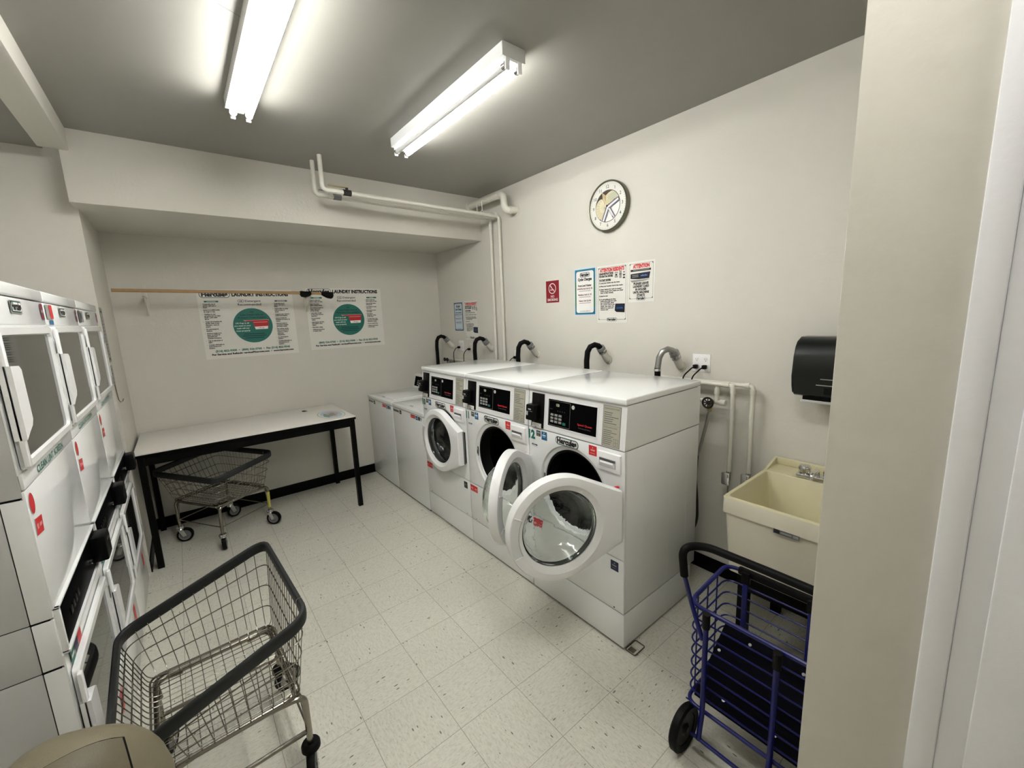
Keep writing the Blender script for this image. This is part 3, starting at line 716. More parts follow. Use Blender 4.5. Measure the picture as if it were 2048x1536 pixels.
# ------------------------------------------------------------------ folding table
tb = tag(empty('folding_table', (0.39, 4.17, 0)), 'long white-topped table with black frame under the posters', 'table')
x0, x1, y0, y1 = -0.355-0.39, 1.165-0.39, 3.785-4.17, 4.555-4.17
tt = B(LAMIN).box(x0, x1, y0, y1, 0.858, 0.868, 0.001); tt.build('tabletop', tb)
B(BLACKM).box(x0-.001, x1+.001, y0-.001, y1+.001, 0.838, 0.8575, 0.002).build('edge_band', tb)
ap = B(BLACKM); ap.box(x0+.02, x1-.02, y0+.010, y0+.030, 0.775, 0.840); ap.box(x0+.02, x1-.02, y1-.030, y1-.010, 0.775, 0.840); ap.box(x0+.02, x0+.04, y0+.02, y1-.02, 0.775, 0.84); ap.box(x1-.04, x1-.02, y0+.02, y1-.02, 0.775, 0.84)
ap.build('apron', tb)
for sx in (x0+.035, x1-.030):
    for sy in (y0+.022, y1-.025):
        l = B(BLACKM).prism([(sx-.019, sy-.019, 0.84), (sx+.019, sy-.019, 0.84), (sx+.019, sy+.019, 0.84), (sx-.019, sy+.019, 0.84)], (0, 0, -0.84)); l.build('leg', tb)
dc = Card((0.39-0.39, 0, 0.8685), (1, 0, 0), (0, 1, 0), lift=0.0002); dc.O = Vector((0, 0, 0.8682))
cx_, cy_ = 1.02-0.39, 4.03-4.17
dc.disc(cx_, cy_, 0.115, flat('decal_ring', 190, 204, 204), 1, 36, 0.20); dc.disc(cx_, cy_, 0.105, LAMIN, 2, 36, 0.19); dc.disc(cx_, cy_, 0.09, PALEB, 3, 30, 0.17)
dc.poly([(cx_-.06, cy_-.10), (cx_+.02, cy_-.12), (cx_+.07, cy_+.02), (cx_+.03, cy_+.12), (cx_-.05, cy_+.06)], flat('decal_pink', 206, 184, 176), 4); dc.poly([(cx_-.08, cy_-.06), (cx_-.05, cy_-.13), (cx_-.02, cy_-.05), (cx_-.05, cy_+.08)], flat('decal_teal', 120, 158, 150), 5)
dc.poly([(cx_-.03, cy_-.09), (cx_+.03, cy_-.06), (cx_+.03, cy_+.06), (cx_-.02, cy_+.03)], LINK, 5)
dc.mb.build('worn_decal', tb)
cl = tag(empty('plastic_clip', (0.86, 4.36, 0.868)), 'tiny black clip lying on the white tabletop', 'clip')
B(BLACKP).tube([(-0.018, 0.01, 0.005), (0, 0, 0.006), (0.025, -0.008, 0.004)], [0.004, 0.006, 0.002], 8).build('clip_body', cl)

# ------------------------------------------------------------------ wire laundry carts
def make_cart(loc, rz, P, label, swiv, thick, tape=False):
    t = tag(empty('laundry_cart', loc, rz), label, 'laundry cart', 'wire laundry carts')
    A, Bw, zl, zh, Ab, Bb, ub, zb, Ac, Bc, uc = P
    zr = lambda u: zl+(u+A/2)/A*(zh-zl)
    def loop(a, b, uo, zf, r=0.06, n=6):
        pts = fillet([(-a/2+uo, -b/2, 0), (a/2+uo, -b/2, 0), (a/2+uo, b/2, 0), (-a/2+uo, b/2, 0)], r, n, True)
        res = []
        for i, p in enumerate(pts):
            q = pts[(i+1) % len(pts)]; res.append(p)
            if (q-p).length > 0.15:
                for k in (1, 2, 3): res.append(p.lerp(q, k/4))
        return [Vector((p.x, p.y, zf(p.x))) for p in res]
    rp = loop(A, Bw, 0, zr, 0.07)
    prof = [(0.010*math.copysign(abs(math.cos(a))**.6, math.cos(a)), 0.023*math.copysign(abs(math.sin(a))**.6, math.sin(a))) for a in [2*PI*k/14 for k in range(14)]]
    rim = B(VINYL).sweep([p-Vector((0, 0, 0.012)) for p in rp], prof).build('rim_bumper', t)
    B(CHROMEB).sweep([p+Vector((0, 0, 0)) for p in (Vector((A/2-.001, -Bw*.36, zr(A/2)-.012)), Vector((A/2-.001, -Bw*.36+.004, zr(A/2)-.012)))], [(a*1.15, b*1.1) for a, b in prof], closed=False).build('bumper_seam', t)
    w = B(CHROME); r = 0.0017
    Ai, Bi = A-0.012, Bw-0.012
    # wires across the bottom along u, rising at both short-u ends
    nq = 17
    for k in range(nq):
        f = -1+2*k/(nq-1); vb = f*(Bb/2-0.02); vt = f*(Bi/2-0.045)
        w.tube(fillet([(-Ai/2, vt, zr(-Ai/2)-.02), (ub-Ab/2, vb, zb), (ub+Ab/2, vb, zb), (Ai/2, vt, zr(Ai/2)-.02)], 0.03, 4), r, 5)
    nq = 12
    for k in range(nq):
        f = -1+2*k/(nq-1); u_b = ub+f*(Ab/2-0.022); ut = f*(Ai/2-0.045)
        w.tube(fillet([(ut, -Bi/2, zr(ut)-.02), (u_b, -Bb/2, zb-.003), (u_b, Bb/2, zb-.003), (ut, Bi/2, zr(ut)-.02)], 0.03, 4), r, 5)
    for h in (0.25, 0.52, 0.78):
        a = Ab+(Ai-Ab)*h; b_ = Bb+(Bi-Bb)*h; uo = ub*(1-h)
        w.tube(loop(a+.004, b_+.004, uo, lambda u: zb+(zr(u)-.02-zb)*h, 0.05), 0.0024, 6, True)
    w.build('wire_basket', t)
    w2 = B(CHROME); w2.tube(loop(Ab, Bb, ub, lambda u: zb-.006, 0.04), 0.004, 6, True)
    w2.tube(loop(Ab-.03, Bb-.03, ub, lambda u: zb-.019, 0.05), 0.0095, 8, True)
    w2.build('base_frame', t)
    swi = 0
    for su in (-1, 1):
        for sv in (-1, 1):
            top = Vector((ub+su*(Ab/2-.10), sv*(Bb/2-.02), zb-.022)); shoulder = Vector((uc+su*(Ac/2+.0), sv*(Bc/2+.005), zb-.022)); foot = Vector((uc+su*Ac/2, sv*Bc/2, 0.128))
            leg = B(CHROME).tube(fillet([top, shoulder, foot], 0.035, 6), 0.0115, 10)
            leg.tube(fillet([Vector((ub+su*(Ab/2-.03), sv*(Bb/2-.12), zb-.022)), Vector((uc+su*Ac/2*.96, sv*(Bc/2-.015), zb-.03)), foot+Vector((0, -sv*.004, .06))], 0.02, 4), 0.006, 8)
            lo = leg.build('leg', t)
            if tape and su == 1 and sv == 1: pass
            # caster
            ang = swiv[swi]; swi += 1
            ca = empty('caster', foot, ang); ca.parent = t
            f = B(CHROMEB); f.lathe([(0.0001, 0.008), (0.024, 0.008), (0.028, -0.004), (0.022, -0.010), (0.026, -0.018), (0.0001, -0.018)], Matrix(), 18)
            off = 0.026; cz = -0.128+0.057
            for s_ in (-1, 1): f.prism([(-0.014, s_*0.019, -0.018), (0.020, s_*0.019, -0.018), (off+.013, s_*0.019, cz-.004), (off-.011, s_*0.019, cz-.012)], (0, s_*0.0025, 0))
            f.box(-0.014, 0.020, -0.019, 0.019, -0.020, -0.014); f.cyl((off, -0.024, cz), (off, 0.024, cz), 0.005, 8)
            f.build('fork', ca)
            if not tape: B(BLACKR).lathe([(0.012, 0.010), (0.030, 0.010), (0.034, 0.002), (0.034, -0.014), (0.029, -0.020), (0.012, -0.020)], Matrix(), 20).build('caster_collar', ca)
            My = Matrix.Translation((off, 0, cz)) @ Matrix.Rotation(PI/2, 4, 'X')
            wh = B(BLACKR).lathe([(0.042, -0.013), (0.055, -0.014), (0.057, -0.007), (0.057, 0.007), (0.055, 0.014), (0.042, 0.013)], My, 28)
            wh.use(HUB).lathe([(0.042, -0.013), (0.037, -0.007), (0.014, -0.008), (0.010, -0.013), (0.0001, -0.013)], My, 28).lathe([(0.042, 0.013), (0.037, 0.007), (0.014, 0.008), (0.010, 0.013), (0.0001, 0.013)], My, 28)
            wh.build('wheel', ca)
            if tape and su == 1 and sv == -1:
                B(YELLOW).tube([foot+Vector((0, 0, 0.03)), shoulder+Vector((0, 0, -0.05))], 0.0128, 10).build('yellow_tape', lo)
    z = 0.19; cn = [(uc+a*Ac/2, b_*Bc/2, z) for a, b_ in ((-1, -1), (1, -1), (1, 1), (-1, 1))]
    for a, b_, r_ in ((0, 1, thick), (2, 3, thick), (1, 2, 0.004), (3, 0, 0.004)): B(CHROME).tube([cn[a], cn[b_]], r_, 8).build('stretcher', t)
    return t
make_cart((-0.062, 1.797, 0), 0.048, (0.533, 0.682, 0.545, 0.727, 0.425, 0.496, 0.018, 0.370, 0.423, 0.480, 0.027),
          'wire laundry cart with grey rim standing in front, beside the trash bin', (2.4, 1.2, -1.9, 0.4), 0.0085)
make_cart((0.090, 4.060, 0), 0.571, (0.510, 0.700, 0.614, 0.663, 0.425, 0.496, 0.018, 0.370, 0.423, 0.480, 0.027),
          'wire laundry cart with grey rim parked under the table', (0.9, -0.8, -1.2, -0.2), 0.004, True)

# ------------------------------------------------------------------ trash bin
tr = tag(empty('trash_bin', (-0.33, 1.18, 0), math.radians(-24)), 'taupe plastic bin with a domed swing lid at the lower left', 'trash bin')
def srect(a, b, z, e=5.0, n=48):
    pts = []
    for k in range(n):
        th = 2*PI*k/n; c, s = math.cos(th), math.sin(th)
        pts.append((a*math.copysign(abs(c)**(2/e), c), b*math.copysign(abs(s)**(2/e), s), z))
    return pts
bd = B(TAUPE).loft([srect(0.115, 0.110, 0.0), srect(0.120, 0.115, 0.02), srect(0.142, 0.142, 0.61), srect(0.147, 0.147, 0.615), srect(0.147, 0.147, 0.635)]); bd.build('bin_body', tr)
ld = B(TAUPE); rr_ = []
ZT, ZB2 = 0.857, 0.632
rr_.append(srect(0.158, 0.158, ZB2, 4)); rr_.append(srect(0.158, 0.158, ZB2+.03, 4))
for k in range(1, 13):
    a = PI/2*k/12.5; rr_.append(srect(0.156*math.cos(a)**.75, 0.156*math.cos(a)**.75, ZB2+.03+(ZT-ZB2-.03)*math.sin(a), 4-1.6*k/13))
ld.loft(rr_); lid = ld.build('dome_lid', tr)
# swing flap: patch just above the dome skin on the camera side
fm = B(TAUPED); sm = B(GAP)
def dome_top(x, y):
    """height of the lid skin above plan point (x, y)"""
    lo, hi = 0.0, 1.0
    for _ in range(30):
        w = (lo+hi)/2; a = PI/2*w*12/12.5; r = 0.156*math.cos(a)**.75; e = 4-1.6*12*w/13
        if (abs(x)/r)**e+(abs(y)/r)**e < 1: lo = w
        else: hi = w
    return ZB2+.03+(ZT-ZB2-.03)*math.sin(PI/2*lo*12/12.5)
def patch(mbx, s0, s1, t1, off):
    fx, fy = 0.6, -0.8; gx, gy = 0.8, 0.6; G = []
    for j in range(9):
        row = []
        for i in range(13):
            a = s0+(s1-s0)*j/8; b = -t1+2*t1*i/12; x, y = fx*a+gx*b, fy*a+gy*b
            r = max(abs(x), abs(y)); 
            if r > 0.146: x, y = x*0.146/r, y*0.146/r
            row.append(Vector((x, y, dome_top(x, y)+off)))
        G.append(row)
    for j in range(8):
        for i in range(12): mbx.quad(G[j][i], G[j][i+1], G[j+1][i+1], G[j+1][i])
patch(sm, 0.018, 0.150, 0.113, 0.0022); sm.build('flap_seam', lid)
patch(fm, 0.0215, 0.153, 0.1095, 0.0040); fm.build('swing_flap', lid)

# ------------------------------------------------------------------ posters and notices
def card_back(x0, z0, w, h):  # on the back wall, facing -y; local origin at the card's lower left
    return (x0, YB-0.004, z0)
def poster(x0, z0, w, h, label, left, right, phones, hl, hr, yel=False):
    c = Card((0, 0, 0), (1, 0, 0), (0, 0, 1), lift=0.0005)
    c.slab(0, w, 0, h, PAPER, 0.003)
    s = w/0.75
    c.logo(0.130*s, 0.567*s, 0.225*s, 0.056*s, 1, ring=LINK)
    c.text('LAUNDRY INSTRUCTIONS', 0.255*s, 0.553*s, 0.033*s, INK, 2, fit=0.460*s, bold=0.06)
    c.rrect(0.295*s, 0.345*s, 0.497*s, 0.521*s, 0.011*s, INK, 1); c.rrect(0.298*s, 0.342*s, 0.500*s, 0.518*s, 0.009*s, WHITE, 2); c.text('HE', 0.320*s, 0.503*s, 0.012*s, MAROONI if yel else INK, 3, fit=0.026*s, al='c', bold=0.03)
    c.text('Detergent', 0.352*s, 0.500*s, 0.019*s, INK, 2, fit=0.125*s, bold=0.015)
    c.text('Recommended', 0.385*s, 0.468*s, 0.021*s, INK, 2, fit=0.185*s, al='c', bold=0.015)
    R = 0.158*s; cu, cv = 0.392*s, 0.285*s
    c.disc(cu, cv, R*1.015, PALEB, 1, 64); c.disc(cu, cv, R, TEAL, 2, 64)
    c.text('Use', cu, cv+0.120*s, 0.014*s, TEALD, 3, al='c', bold=0.03)
    c.text('Less Detergent to', cu, cv+0.092*s, 0.015*s, TEALD, 3, fit=0.185*s, al='c', bold=0.03)
    c.text('Prevent Over-Sudsing', cu, cv+0.066*s, 0.015*s, TEALD, 3, fit=0.225*s, al='c', bold=0.03)
    for i, l in enumerate(('1/4 Cup is all', 'you need or your', 'wash will not', 'rinse properly')):
        c.text(l, cu-0.085*s, cv+(0.018-0.023*i)*s, 0.0125*s, WHITE, 3, fit=(0.105, 0.13, 0.10, 0.11)[i]*s, al='c', bold=0.02)
    # measuring cup
    c.poly([(cu-.075*s, cv+.050*s), (cu+.132*s, cv+.050*s), (cu+.130*s, cv+.040*s), (cu-.062*s, cv+.040*s)], PINK, 3)
    c.poly([(cu-.070*s, cv+.047*s), (cu+.129*s, cv+.047*s), (cu+.118*s, cv-.035*s), (cu+.014*s, cv-.035*s), (cu-.002*s, cv+.036*s), (cu-.05*s, cv+.041*s)], RED, 4)
    c.poly([(cu+.009*s, cv-.012*s), (cu+.119*s, cv-.010*s), (cu+.115*s, cv-.036*s), (cu+.014*s, cv-.037*s)], WHITE, 5); c.rect(cu+.004*s, cu+.118*s, cv+.026*s, cv+.030*s, PINK, 5)
    c.text('1/4 cup', cu+.064*s, cv-.029*s, 0.011*s, RED, 6, al='c', bold=0.02)
    for i, wd_ in enumerate((0.17, 0.19, 0.15)): c.rect(cu-wd_/2*s, cu+wd_/2*s, cv-(0.080+0.018*i)*s, cv-(0.073+0.018*i)*s, TEALD, 3)
    c.rrect(0.045*s, 0.150*s, 0.500*s, 0.514*s, 0.005*s, TEAL, 1); c.text(hl, 0.0975*s, 0.5032*s, 0.0085*s, WHITE, 2, al='c', bold=0.02)
    c.rrect(0.592*s, 0.700*s, 0.500*s, 0.514*s, 0.005*s, TEAL if yel else INKG, 1); c.text(hr, 0.646*s, 0.5032*s, 0.0085*s, WHITE, 2, al='c', bold=0.02)
    def col(u, items):
        v = 0.480*s
        for it in items:
            c.disc(u-0.012*s, v+0.004*s, 0.002*s, INK, 2, 8)
            for ln in it: c.text(ln, u, v, 0.0105*s, INK, 2, bold=0.05, sx=0.82); v -= 0.0145*s
            v -= 0.0075*s
    col(0.033*s, left); col(0.583*s, right)
    c.text(phones, w/2, 0.060*s, 0.0175*s, TEAL, 2, fit=0.60*s, al='c', bold=0.05)
    c.text('For Service and Refunds: service@hercnet.com  •  www.hercnet.com', w/2, 0.032*s, 0.0155*s, INK, 2, fit=0.66*s, al='c', bold=0.06)
    o = c.mb.build('poster'); o.location = (x0, YB-0.001, z0); tag(o, label, 'poster', 'laundry instruction posters on the back wall'); return o
poster(0.170, 1.432, 0.752, 0.615, 'left laundry instructions poster in Spanish, its heading half hidden behind the wooden pole',
  [('Compruebe que el', 'tambor esté vacío y', 'limpio.'), ('Revise los bolsillos antes', 'de cargar la ropa.'), ('Clasifique la ropa', 'apropiada para un mejor', 'lavado y para evitar', 'daños.'), ('Cargue de la lavadora sin', 'apretar hasta el nivel', 'adecuado y cierre la', 'puerta.'), ('No sobrecargue la', 'lavadora.'), ('Inserte la tarjeta en el', 'lector de tarjeta de', 'lavandería para', 'encender la lavadora.'), ('Tela de seleccionar el', 'tejido.'), ('Consejos adicionales en', 'instrucciones en la', 'lavadora.')],
  [('Compruebe que el', 'tambor esté vacío y', 'limpio.'), ('Limpie el filtro de pelusa', 'antes de iniciar el', 'secado.'), ('Cargue la ropa y cierre la', 'puerta de la secadora.'), ('Inserte la tarjeta de', 'lavandería en el lector de', 'tarjetas.'), ('Seleccione ajuste la', 'temperatura deseada', 'para iniciar secado.'), ('Para reiniciar secado,', 'cierre la puerta de la', 'secadora y vuelva a', 'seleccionar', 'temperatura.'), ('No sobrecargue la', 'secadora.'), ('Consejos adicionales en', 'instrucciones en la', 'secadora.')],
  '(516) 822-9300  •  (800) 526-5760  •  Fax (516) 822-9543', 'LAVADORAS', 'SECADORAS')
poster(1.040, 1.445, 0.772, 0.617, 'right laundry instructions poster in English, its logo covered by the pole end',
  [('Check to make sure', 'drum is empty and clean.'), ('Empty all pockets', 'before washing clothes.'), ('Sort clothes properly for', 'better wash and to', 'prevent damage.'), ('Load washer loosely', 'to the proper level and', 'close door.'), ('Do not overload', 'washer.'), ('Insert laundry card into', 'card reader to start', 'washer.'), ('Select fabric setting.',), ('Additional instructions', 'on washer decal.')],
  [('Check to make sure', 'drum is empty and clean.'), ('Clean lint filter before', 'starting dryer.'), ('Load clothes and close', 'dryer door.'), ('Insert laundry card in', 'card reader.'), ('Push desired', 'temperature setting', 'to start dryer.'), ('To restart dryer, close', 'dryer door and reselect', 'temperature setting.'), ('Do not overload dryer.',), ('Additional instructions', 'on dryer decal.')],
  '(800) 526-5760  •  (516) 822-9300  •  Fax (516) 822-9543', 'WASHERS', 'DRYERS', True)

def wall_card(yl, z0, w, h):
    """card on the right wall; yl = the far (viewer's left) edge"""
    return Card((0, 0, 0), (0, -1, 0), (0, 0, 1), lift=0.0005)
def place_wall(c, name, yl, z0, label, cat, group=None):
    o = c.mb.build(name); o.location = (XR-0.001, yl, z0); tag(o, label, cat, group); return o
# no smoking
c = wall_card(0, 0, 0, 0); w, h = 0.155, 0.182
c.slab(0, w, 0, h, REDD, 0.002)
def ringd(c, u, v, r, wdt, m, l, n=36):
    for k in range(n):
        a, b_ = 2*PI*k/n, 2*PI*(k+1)/n
        c.poly([(u+r*math.cos(a), v+r*math.sin(a)), (u+r*math.cos(b_), v+r*math.sin(b_)), (u+(r-wdt)*math.cos(b_), v+(r-wdt)*math.sin(b_)), (u+(r-wdt)*math.cos(a), v+(r-wdt)*math.sin(a))], m, l)
ringd(c, 0.076, 0.117, 0.044, 0.006, WHITE, 1)
c.line((0.046, 0.147), (0.106, 0.087), 0.006, WHITE, 1); c.rect(0.050, 0.090, 0.103, 0.109, WHITE, 1); c.rect(0.094, 0.098, 0.103, 0.109, WHITE, 1)
c.line((0.06, 0.12), (0.065, 0.135), 0.003, WHITE, 1); c.line((0.065, 0.135), (0.058, 0.143), 0.003, WHITE, 1)
c.text('NO', 0.078, 0.042, 0.020, WHITE, 1, al='c', bold=0.02); c.text('SMOKING', 0.078, 0.014, 0.021, WHITE, 1, fit=0.124, al='c', bold=0.02)
place_wall(c, 'no_smoking_sign', 2.668, 1.813, 'small dark red no smoking sign on the right wall', 'sign')
def notice_frame(c, w, h, m, foot=True):
    c.frame(0.012, w-0.012, 0.022, h-0.014, 0.0018, m, 1)
    for u, v, su, sv in ((0.012, h-.014, 1, -1), (w-.012, h-.014, -1, -1), (0.012, .022, 1, 1), (w-.012, .022, -1, 1)):
        c.poly([(u, v), (u+su*.014, v), (u, v+sv*.014)] if su*sv > 0 else [(u, v), (u, v+sv*.014), (u+su*.014, v)], m, 1)
    if foot: c.logo(w/2, 0.024, w*.34, 0.025, 2, ring=LINK)
# cycle charges
def charges(w, h, edge1, edge2, paper):
    c = wall_card(0, 0, 0, 0); c.slab(0, w, 0, h, paper, 0.002)
    e = 0.012
    c.rect(e, w-e, e, h-e, edge1, 1); c.rect(e, e+.014, h*.18, h*.72, edge2, 2); c.rect(w-e-.014, w-e, h*.18, h*.72, edge2, 2)
    c.rrect(e+.014, w-e-.014, e+.014, h-e-.014, 0.018, WHITE if edge1 is CYAN else PALEB, 3)
    c.logo(w/2, h-.055, w*.44, .034, 4, ring=LINK); 
    c.text('Cycle Charges', w/2, h-.098, 0.021, INK, 4, fit=w*.62, al='c', bold=0.05)
    c.text('Front Load Washer', w/2, h*.62, 0.012, INK, 4, fit=w*.60, al='c', bold=0.05); c.rect(w*.22, w*.78, h*.612, h*.615, INK, 4)
    for k, (a, b_) in enumerate((('Light/Normal Soil $1.50', 0.50), ('Medium Soil $1.75', 0.42), ('Heavy Soil $2.00', 0.36))):
        v = h*(0.555-0.125*k); c.text(a, w/2, v, 0.0115, MAROONI, 4, fit=w*b_+.04, al='c', bold=0.04); c.rect(w/2-w*.26, w/2+w*.26, v-.014, v-.010, LINK, 4); 
    c.text('24 HOURS SERVICE', w/2, h*.09, 0.009, INK, 4, fit=w*.46, al='c')
    return c
place_wall(charges(0.229, 0.372, CYAN, GREENI, PAPERB), 'price_notice', 2.342, 1.692, 'cycle charges notice with blue and green border beside the no smoking sign', 'notice')
# attention residents
def residents(w, h, n_dry=True):
    c = wall_card(0, 0, 0, 0); c.slab(0, w, 0, h, PAPER, 0.002); notice_frame(c, w, h, INKG)
    c.text('ATTENTION RESIDENTS', w/2, h*.893, 0.0255, REDB, 2, fit=w*.80, al='c', bold=0.06)
    c.text('USAGE INSTRUCTIONS', w*.07, h*.845, 0.0145, INK, 2, fit=w*.48, bold=0.06); c.text('FOR MAYTAG DRYERS' if n_dry else 'FOR WASHERS', w*.07, h*.800, 0.0145, INK, 2, fit=w*.47, bold=0.06)
    c.rect(w*.60, w*.70, h*.775, h*.872, LINK, 2); c.disc(w*.65, h*.825, w*.042, WHITE, 3, 20); c.disc(w*.65, h*.822, w*.030, INK, 4, 20)
    c.rect(w*.745, w*.82, h*.76, h*.885, LINK, 2); c.rect(w*.74, w*.825, h*.822, h*.832, INK, 3)
    c.rect(w*.86, w*.93, h*.80, h*.82, INK, 2); c.rect(w*.86, w*.93, h*.75, h*.77, INK, 2); c.disc(w*.895, h*.855, w*.022, INKG, 2, 14); c.disc(w*.895, h*.785, w*.018, INKG, 2, 14)
    c.text('TO START DRYERS:' if n_dry else 'TO START WASHERS:', w*.07, h*.735, 0.0135, INK, 2, fit=w*.40, bold=0.06); c.rect(w*.07, w*.47, h*.728, h*.731, INK, 2)
    L = [(.69, '1) Load your clothes into the dryer.', .70), (.635, '2) Place your Laundry Card in the reader.', .80), (.578, '3) Select desired dry cycle by pressing', .76), (.548, '    button on the dryer (make sure dryer', .76), (.518, '    door is fully closed).', .44), (.462, '4) Remove card.', .30),
         (.402, '5) To add additional dry time', .56), (.372, '    (before the initial dry cycle', .54), (.342, '    has concluded), place', .46), (.312, '    the Laundry Card in the', .48), (.282, '    reader, then select the', .46), (.252, '    desired dry cycle and', .44), (.222, '    remove card.', .27)]
    for v, s_, f in L: c.text(s_.strip(), w*(.07 if not s_.startswith(' ') else .115), h*v, 0.0098, INK, 2, fit=w*f, bold=0.04)
    c.poly([(w*.62, h*.33), (w*.93, h*.325), (w*.92, h*.175), (w*.66, h*.185), (w*.60, h*.21)], INK, 2); c.poly([(w*.63, h*.30), (w*.90, h*.30), (w*.88, h*.22), (w*.64, h*.225)], NAVY, 3)
    [c.rect(w*(.66+.045*q), w*(.685+.045*q), h*.24, h*(.262+.008*(q % 2)), BLUEI, 4) for q in range(5)]
    return c
place_wall(residents(0.272, 0.418), 'resident_notice', 2.104, 1.638, 'tall attention residents notice between the charges notice and the attention card', 'notice')
# attention card
c = wall_card(0, 0, 0, 0); w, h = 0.212, 0.276; c.slab(0, w, 0, h, PAPER, 0.002); notice_frame(c, w, h, INKG)
c.text('ATTENTION', w/2, h*.835, 0.026, REDB, 2, fit=w*.62, al='c', bold=0.06)
c.rect(w*.10, w*.86, h*.755, h*.805, INK, 2); c.rect(w*.20, w*.80, h*.775, h*.79, LINK, 3)
c.poly([(w*.10, h*.70), (w*.84, h*.72), (w*.80, h*.565), (w*.42, h*.56), (w*.10, h*.585)], INK, 2); c.poly([(w*.44, h*.70), (w*.80, h*.705), (w*.76, h*.60), (w*.44, h*.60)], NAVY, 3); [c.rect(w*(.50+.05*q), w*(.53+.05*q), h*.63, h*(.652+.01*(q % 2)), SKYB, 4) for q in range(5)]
for k in range(2): c.rect(w*.16, w*.40, h*(.655-.04*k), h*(.672-.04*k), LINK, 3)
c.poly([(w*.08, h*.545), (w*.84, h*.545), (w*.66, h*.515), (w*.16, h*.49)], LINK, 2)
for k, (s_, f) in enumerate((('PLEASE LEAVE', .56), ('LAUNDRY CARD', .60), ('IN HOLDER', .42), ('UNTIL MACHINE', .60), ('STARTS', .30))): c.text(s_, w/2, h*(.430-.072*k), 0.0150, INK, 2, fit=w*f, al='c', bold=0.055)
place_wall(c, 'attention_notice', 1.826, 1.779, 'attention laundry card notice, rightmost of the notices above the washers', 'notice')
# two notices inside the alcove
place_wall(charges(0.208, 0.342, INKG, INKG, PAPERB), 'price_notice', 4.230, 1.552, 'grey-bordered charges notice on the right wall inside the alcove', 'notice')
place_wall(residents(0.272, 0.424, False), 'resident_notice', 4.000, 1.466, 'red-headed notice on the alcove wall above the drain pipes', 'notice')
# papers on the alcove's left wall beside the dryers
c = Card((0, 0, 0), (0, 1, 0), (0, 0, 1), lift=0.0005); c.slab(0, 0.125, 0, 0.36, LINK, 0.002); c.frame(.01, .115, .01, .35, .003, INKG, 1)
for k in range(12): c.rect(.02, .105-.02*(k % 3), .05+.022*k, .055+.022*k, INKG, 1)
c.rect(.02, .105, .325, .34, INK, 1); c.rect(.03, .095, .015, .03, INK, 1)
o = c.mb.build('paper_notice'); o.location = (XL+0.001, 3.775, 1.515); tag(o, 'narrow printed notice on the alcove side wall beside the last dryer', 'notice')
c = Card((0, 0, 0), (0, 1, 0), (0, 0, 1), lift=0.0005); c.slab(0, 0.09, 0, 0.14, LINK, 0.002)
for k in range(4): c.rect(.01, .07-.02*(k % 2), .02+.03*k, .028+.03*k, INKG, 1)
o = c.mb.build('paper_notice'); o.location = (XL+0.001, 3.775, 1.355); tag(o, 'small paper slip under the narrow notice beside the last dryer', 'notice')
hk = B(CHROME).tube([(0, 0, 0.12), (0.004, 0.0, 0.02), (0.010, 0.004, 0.0), (0.022, 0.008, 0.004), (0.028, 0.008, 0.02)], 0.003, 8).build('wall_hook'); hk.location = (XL+0.002, 3.80, 1.245); tag(hk, 'bent wire hook on the alcove side wall below the papers', 'hook')

# ------------------------------------------------------------------ clock
ck = tag(empty('wall_clock', (XR, 1.985, 2.462)), 'round wall clock with shells and starfish on its face', 'clock')
Mx = Matrix.Rotation(-PI/2, 4, 'Y')
R = 0.172
B(mat('clock_rim', srgb(112, 110, 92), 0.3, metal=0.6)).lathe([(R-.012, 0.0), (R, 0.002), (R, 0.034), (R-.005, 0.040), (R-.010, 0.038), (R-.012, 0.030)], Mx, 64).build('rim', ck)
c = Card((-0.028, 0, 0), (0, -1, 0), (0, 0, 1), lift=0.0006)
c.disc(0, 0, R-.006, flat('clock_face', 224, 223, 214), 0, 64)
for k in range(12):
    a = PI/2-2*PI*(k+1)/12; c.text(str(k+1), 0.127*math.cos(a), 0.130*math.sin(a)-.010, 0.023, INKG, 1, al='c', bold=0.015)
for k in range(60):
    a = 2*PI*k/60; c.line((0.147*math.cos(a), 0.147*math.sin(a)), (0.155*math.cos(a), 0.155*math.sin(a)), 0.0016, INKG, 1)
SH = flat('shell_cream', 214, 206, 170); SHD = flat('shell_shade', 170, 158, 124); DKB = flat('clock_brown', 60, 48, 38)
c.disc(0, 0, 0.109, INKG, 1, 48); c.disc(0, 0, 0.106, DKB, 2, 48)
def clipc(u, v, r=0.105):
    d = math.hypot(u, v); return (u, v) if d <= r else (u*r/d, v*r/d)
def blob(cu, cv, rx, ry, m, l, rot=0.0, n=36):
    pts = []
    for k in range(n):
        a = 2*PI*k/n; x, y = rx*math.cos(a), ry*math.sin(a); pts.append(clipc(cu+x*math.cos(rot)-y*math.sin(rot), cv+x*math.sin(rot)+y*math.cos(rot)))
    c.poly(pts, m, l)
c.poly([(0.105*math.cos(a), 0.105*math.sin(a)) for a in [math.radians(x) for x in range(236, 378, 8)]]+[(0.0, 0.0)], WHITE, 3)
blob(0.030, 0.046, 0.072, 0.046, SH, 4, 0.35); blob(0.048, 0.062, 0.044, 0.026, flat('shell_green', 196, 200, 174), 5, 0.3); blob(-0.052, -0.014, 0.052, 0.070, SH, 6, 0.1)
blob(-0.040, 0.0, 0.030, 0.040, flat('shell_light', 226, 220, 190), 7, 0.1)
for k in range(13):
    a = math.radians(95+16*k); e_ = clipc(-0.015+0.086*math.cos(a), -0.010+0.080*math.sin(a)); c.line((-0.015, -0.010), e_, 0.0013, SHD, 8)
for k in range(5): c.line((0.0, 0.022+0.012*k), clipc(0.085, 0.040+0.012*k), 0.0014, SHD, 8)
